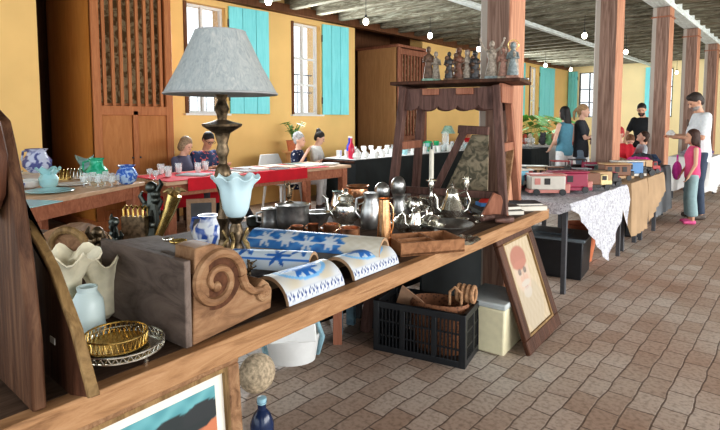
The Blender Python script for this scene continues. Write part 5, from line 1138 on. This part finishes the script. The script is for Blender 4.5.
    if hs=='pony':
        m.sph((0,-.115,.03),.028,10,M=RH); m.loft([((0,-.13,.04),.02,.02),((0,-.155,-.03),.032,.03),((0,-.15,-.12),.026,.024),((0,-.14,-.18),.01,.01)],10,M=RH)
    if hs=='bun': m.sph((0,-.08,.12),.045,12,M=RH)
    o=m.build('hair',hm,r); remesh(o,.012,2)
    for sx in(-1,1): MB().sph((sx*.030,.086,.012),(.010,.006,.006),8,M=RH).build('eye',M['dark'],r)
    MB().sph((0,.094,-.058),(.022,.006,.005),8,M=RH).build('mouth',M['lips'],r)
    if beard: 
        m=MB().sph((0,.035,-.068),(.058,.06,.052),14,M=RH).sph((0,.095,-.043),(.028,.010,.008),8,M=RH); m.build('beard',col('beard %.2f'%beard[0],beard,.8,var=.3,sc_=60),r)
    if glasses:
        m=MB()
        for sx in(-1,1): m.tube([((sx*.032+.024*math.cos(2*PI*k/14)),.102,.012+.018*math.sin(2*PI*k/14)) for k in range(14)],.003,5,closed=True,M=RH); m.seg((sx*.056,.1,.015),(sx*.078,0,.015),.003,n=5,M=RH)
        m.seg((-.01,.104,.014),(.01,.104,.014),.003,n=5,M=RH); m.build('glasses',M['dark'],r)
    return r,q,RH
LW=R(130)   # facing the left of the hall
# man in white t-shirt
person('tall man in white t-shirt and dark jeans looking down at something in his hands',(-1.22,8.78,0),R(118),1.78,dict(elR=(.24,.06,1.14),wrR=(.10,.30,1.16),elL=(-.24,.06,1.14),wrL=(-.08,.32,1.14),hed=(0,.07,1.625)),top=(.72,.76,.78),bot=(.05,.07,.11),hair=(.04,.03,.025),hs='quiff',headrot=(R(-32),R(8)),beard=(.30,.27,.25),vx=.008,sleeve=.8)
tag(MB().tube([(.03*math.cos(2*PI*k/12),0,.05*math.sin(2*PI*k/12)) for k in range(12)],.004,6,closed=True).build('sunglasses',M['dark'],loc=(-1.36,8.69,1.36),rz=R(118)),'dark glasses hanging from the collar of the man in white','glasses')
t_=thing('toy_figure','small pale object held in both hands by the man in white','toy',(-1.56,8.66,1.18),R(30)); MB().lathe([(.05,0),(.06,.03),(.03,.07),(.0,.08)],n=14).build('body',M['porcelain'],t_); MB().box((0,0,-.015),(.16,.08,.03)).build('base',M['terracotta'],t_,bev=.005)
# girl
person('young girl with long dark hair, pink top, pale wide trousers and pink shoes',(-1.22,8.30,0),R(110),1.25,dict(elL=(-.23,.0,1.14),wrL=(-.22,.10,.92),elR=(.23,.0,1.14),wrR=(.20,.14,.95)),skin='skin',bare=True,top=(.70,.09,.22),bot=(.28,.40,.42),hair=(.05,.022,.015),hs='long',shoes=(.70,.12,.30),wide=1.0,botlen=.82,sleeve=0,female=True,child=True,headrot=(R(5),R(10)),vx=.008)
t_=thing('pink_bag','magenta bag hanging at the side of the young girl','bag',(-1.42,8.42,.62)); MB().sph((0,0,.08),(.06,.09,.13),14).build('body',col('magenta',(.6,.05,.35)),t_); MB().tube([(0,-.05,.18),(0,-.03,.3),(0,.03,.3),(0,.05,.18)],.006,6).build('strap',col('magenta',(.6,.05,.35)),t_)
# woman in teal
person('black-haired woman in a teal tank top and white trousers, standing, seen from behind',(-3.22,9.12,0),R(70),1.62,dict(elL=(-.22,.04,1.13),wrL=(-.15,.20,.98),elR=(.22,.02,1.13),wrR=(.16,.20,.98)),skin='skin2',bare=True,top=(.10,.27,.36),bot=(.72,.72,.72),hair=(.012,.01,.01),hs='long',sleeve=0,female=True)
person('blonde woman with a ponytail in a charcoal t-shirt beside the second pillar',(-3.06,9.45,0),R(-75),1.66,dict(elR=(.22,.08,1.15),wrR=(.05,.24,1.20),elL=(-.22,.05,1.15),wrL=(-.08,.25,1.12)),skin='skin2',top=(.05,.055,.065),bot=(.25,.35,.45),hair=(.32,.20,.10),hs='pony',sleeve=.7,female=True,headrot=(R(-5),R(-5)))
pile('pink_garment','pale pink garment held by the blonde woman in charcoal',(-2.80,9.56,.95),(.13,.12,.30),(.72,.42,.42),8)
person('bearded man in a black t-shirt behind the clothes table looking down',(-2.42,10.9,0),R(165),1.72,dict(elR=(.26,.06,1.18),wrR=(.20,.26,1.02),elL=(-.26,.05,1.16),wrL=(-.2,.26,1.0),hed=(0,.07,1.62)),top=(.015,.017,.02),bot=(.05,.05,.07),hair=(.02,.015,.012),hs='crop',beard=(.03,.02,.018),headrot=(R(-22),R(25)))
person('seated woman in red top with a red headband behind the second pillar',(-2.3,8.95,.12),R(160),1.6,seated(dict(hed=(0,.05,1.16))),skin='skin2',top=(.65,.03,.05),bot=(.1,.1,.12),hair=(.50,.05,.05),hs='short',female=True,sleeve=.8,headrot=(R(-15),0))
person('small brown-haired child bending over the clothes near the woman in red',(-2.28,9.45,.30),R(200),1.15,seated(),skin='skin2',top=(.6,.05,.07),bot=(.1,.1,.2),hair=(.20,.09,.04),hs='short',child=True,headrot=(R(-35),0),sleeve=.8)
person('child in a pale grey shirt leaning beside the third pillar with face turned up',(-2.05,9.2,.36),R(120),1.15,seated(dict(hed=(0,-.02,1.17))),skin='skin2',top=(.50,.54,.58),bot=(.10,.16,.30),hair=(.06,.03,.02),hs='short',child=True,headrot=(R(25),0),sleeve=1.7)
# seated couple
person('seated woman with a grey-brown bob and dark top behind the crimson runner',(-6.36,3.80,0),R(-62),1.62,seated(dict(hed=(0,.06,1.15))),skin='skin2',top=(.10,.10,.16),bot=(.1,.1,.12),hair=(.30,.22,.14),hs='bob',female=True,headrot=(R(-25),R(-10)),sleeve=.9)
person('seated man in glasses and a navy t-shirt with red and white print, reading',(-6.45,4.20,0),R(-82),1.70,seated(dict(hed=(0,.08,1.155),anL=(-.15,.75,.08),knL=(-.13,.45,.47))),top=(.03,.05,.11),bot=(.03,.03,.04),hair=(.012,.01,.01),hs='crop',glasses=True,headrot=(R(-28),R(-10)),sleeve=.8,topmat=mixmat('navy shirt with red and white blotches',(.03,.05,.12),(.55,.14,.14),16,.60,.63,.9))
person('grey curly-haired woman in a navy polka dot blouse seated on a white plastic chair',(-6.22,5.75,0),R(-60),1.62,seated(dict(wrR=(.12,.20,.98))),skin='skin2',top=(.02,.03,.08),bot=(.6,.6,.6),hair=(.42,.42,.42),hs='curly',female=True,headrot=(R(-5),R(-10)),sleeve=.9,topmat=mixmat('navy polka dots',(.75,.75,.78),(.012,.02,.06),22,.20,.26,.9,'vor'))
person('person in a white t-shirt with dark tied-up hair seated right of the polka dot blouse',(-6.66,6.60,0),R(-62),1.65,seated(dict(hed=(0,.06,1.15))),skin='skin2',top=(.72,.72,.70),bot=(.08,.14,.22),hair=(.02,.015,.015),hs='bun',female=True,headrot=(R(-25),0),sleeve=.8)
person('dark-haired person in a red top far behind, seen through the rack legs',(-6.5,11.7,0),R(-100),1.68,seated(),top=(.60,.03,.04),bot=(.1,.1,.12),hair=(.015,.01,.01),hs='short',headrot=(R(-20),0),sleeve=.8)
for k,(x,y,rz_,lb) in enumerate([(-6.40,3.80,-62,'dark wooden chair under the woman with the bob'),(-6.5,4.20,-82,'dark wooden chair under the man in glasses'),(-6.71,6.60,-62,'plain chair under the person in the white t-shirt'),(-6.55,11.7,-100,'chair under the far person in red')]):
    t_=thing('wooden_chair',lb,'chair',(x,y,0),R(rz_)); MB().box((0,0,.36),(.42,.42,.03)).build('seat',M['darkwood'],t_); MB().box((0,-.22,.62),(.40,.025,.22)).build('backrest',M['darkwood'],t_)
    for sx in(-1,1):
        for sy in(-1,1): MB().box((sx*.18,sy*.18,.175),(.035,.035,.35)).build('leg',M['darkwood'],t_)
        MB().box((sx*.18,-.22,.55),(.03,.03,.36)).build('back_post',M['darkwood'],t_)

stool('plain stool under the woman in red',(-2.3,8.95,0),R(160),.455,.32,('darkwood','darkwood','darkwood'))
stool('stool under the small child bending over the clothes',(-2.28,9.45,0),R(20),.54,.28,('darkwood','darkwood','darkwood'))
stool('tall stool under the child in pale grey beside the third pillar',(-2.05,9.2,0),R(30),.60,.26,('darkwood','darkwood','darkwood'))

# ---------------------------------------------------------------- camera and light
cd=bpy.data.cameras.new('camera'); cam=bpy.data.objects.new('camera',cd); C.objects.link(cam); sc.camera=cam
cd.sensor_fit='HORIZONTAL'; cd.sensor_width=36; cd.lens=36*530/720; cd.shift_y=-(215-160)/720.; cd.clip_end=200
cam.location=(0,0,1.4); cam.rotation_euler=(R(90)-math.atan(40/530),0,math.atan(455/math.hypot(530,40)))
w=bpy.data.worlds.new('sky'); sc.world=w; w.use_nodes=True; bg=w.node_tree.nodes['Background']; bg.inputs[0].default_value=(.86,.94,1,1); bg.inputs[1].default_value=1.9
def area(n,loc,rot,sx,sy,e,c):
    l=bpy.data.lights.new(n,'AREA'); l.shape='RECTANGLE'; l.size=sx; l.size_y=sy; l.energy=e; l.color=c
    o=bpy.data.objects.new(n,l); C.objects.link(o); o.location=loc; o.rotation_euler=rot; return o
area('open_side_daylight',(5.5,7,2.2),(R(90),0,R(90)),14,2.6,800,(1,.97,.93))
area('hall_end_fill',(0,-2.2,2.2),(R(80),0,0),6,2.4,40,(1,.97,.93))  # added fill lamp behind the camera, standing in for unseen windows
for i,(y,z) in enumerate([(4.6,2.3),(6.7,2.3),(14.7,2.3),(16.9,2.3)]): area('window_daylight',(-6.9,y,z),(R(90),0,R(-90)),.7,1.5,110,(.9,.96,1))
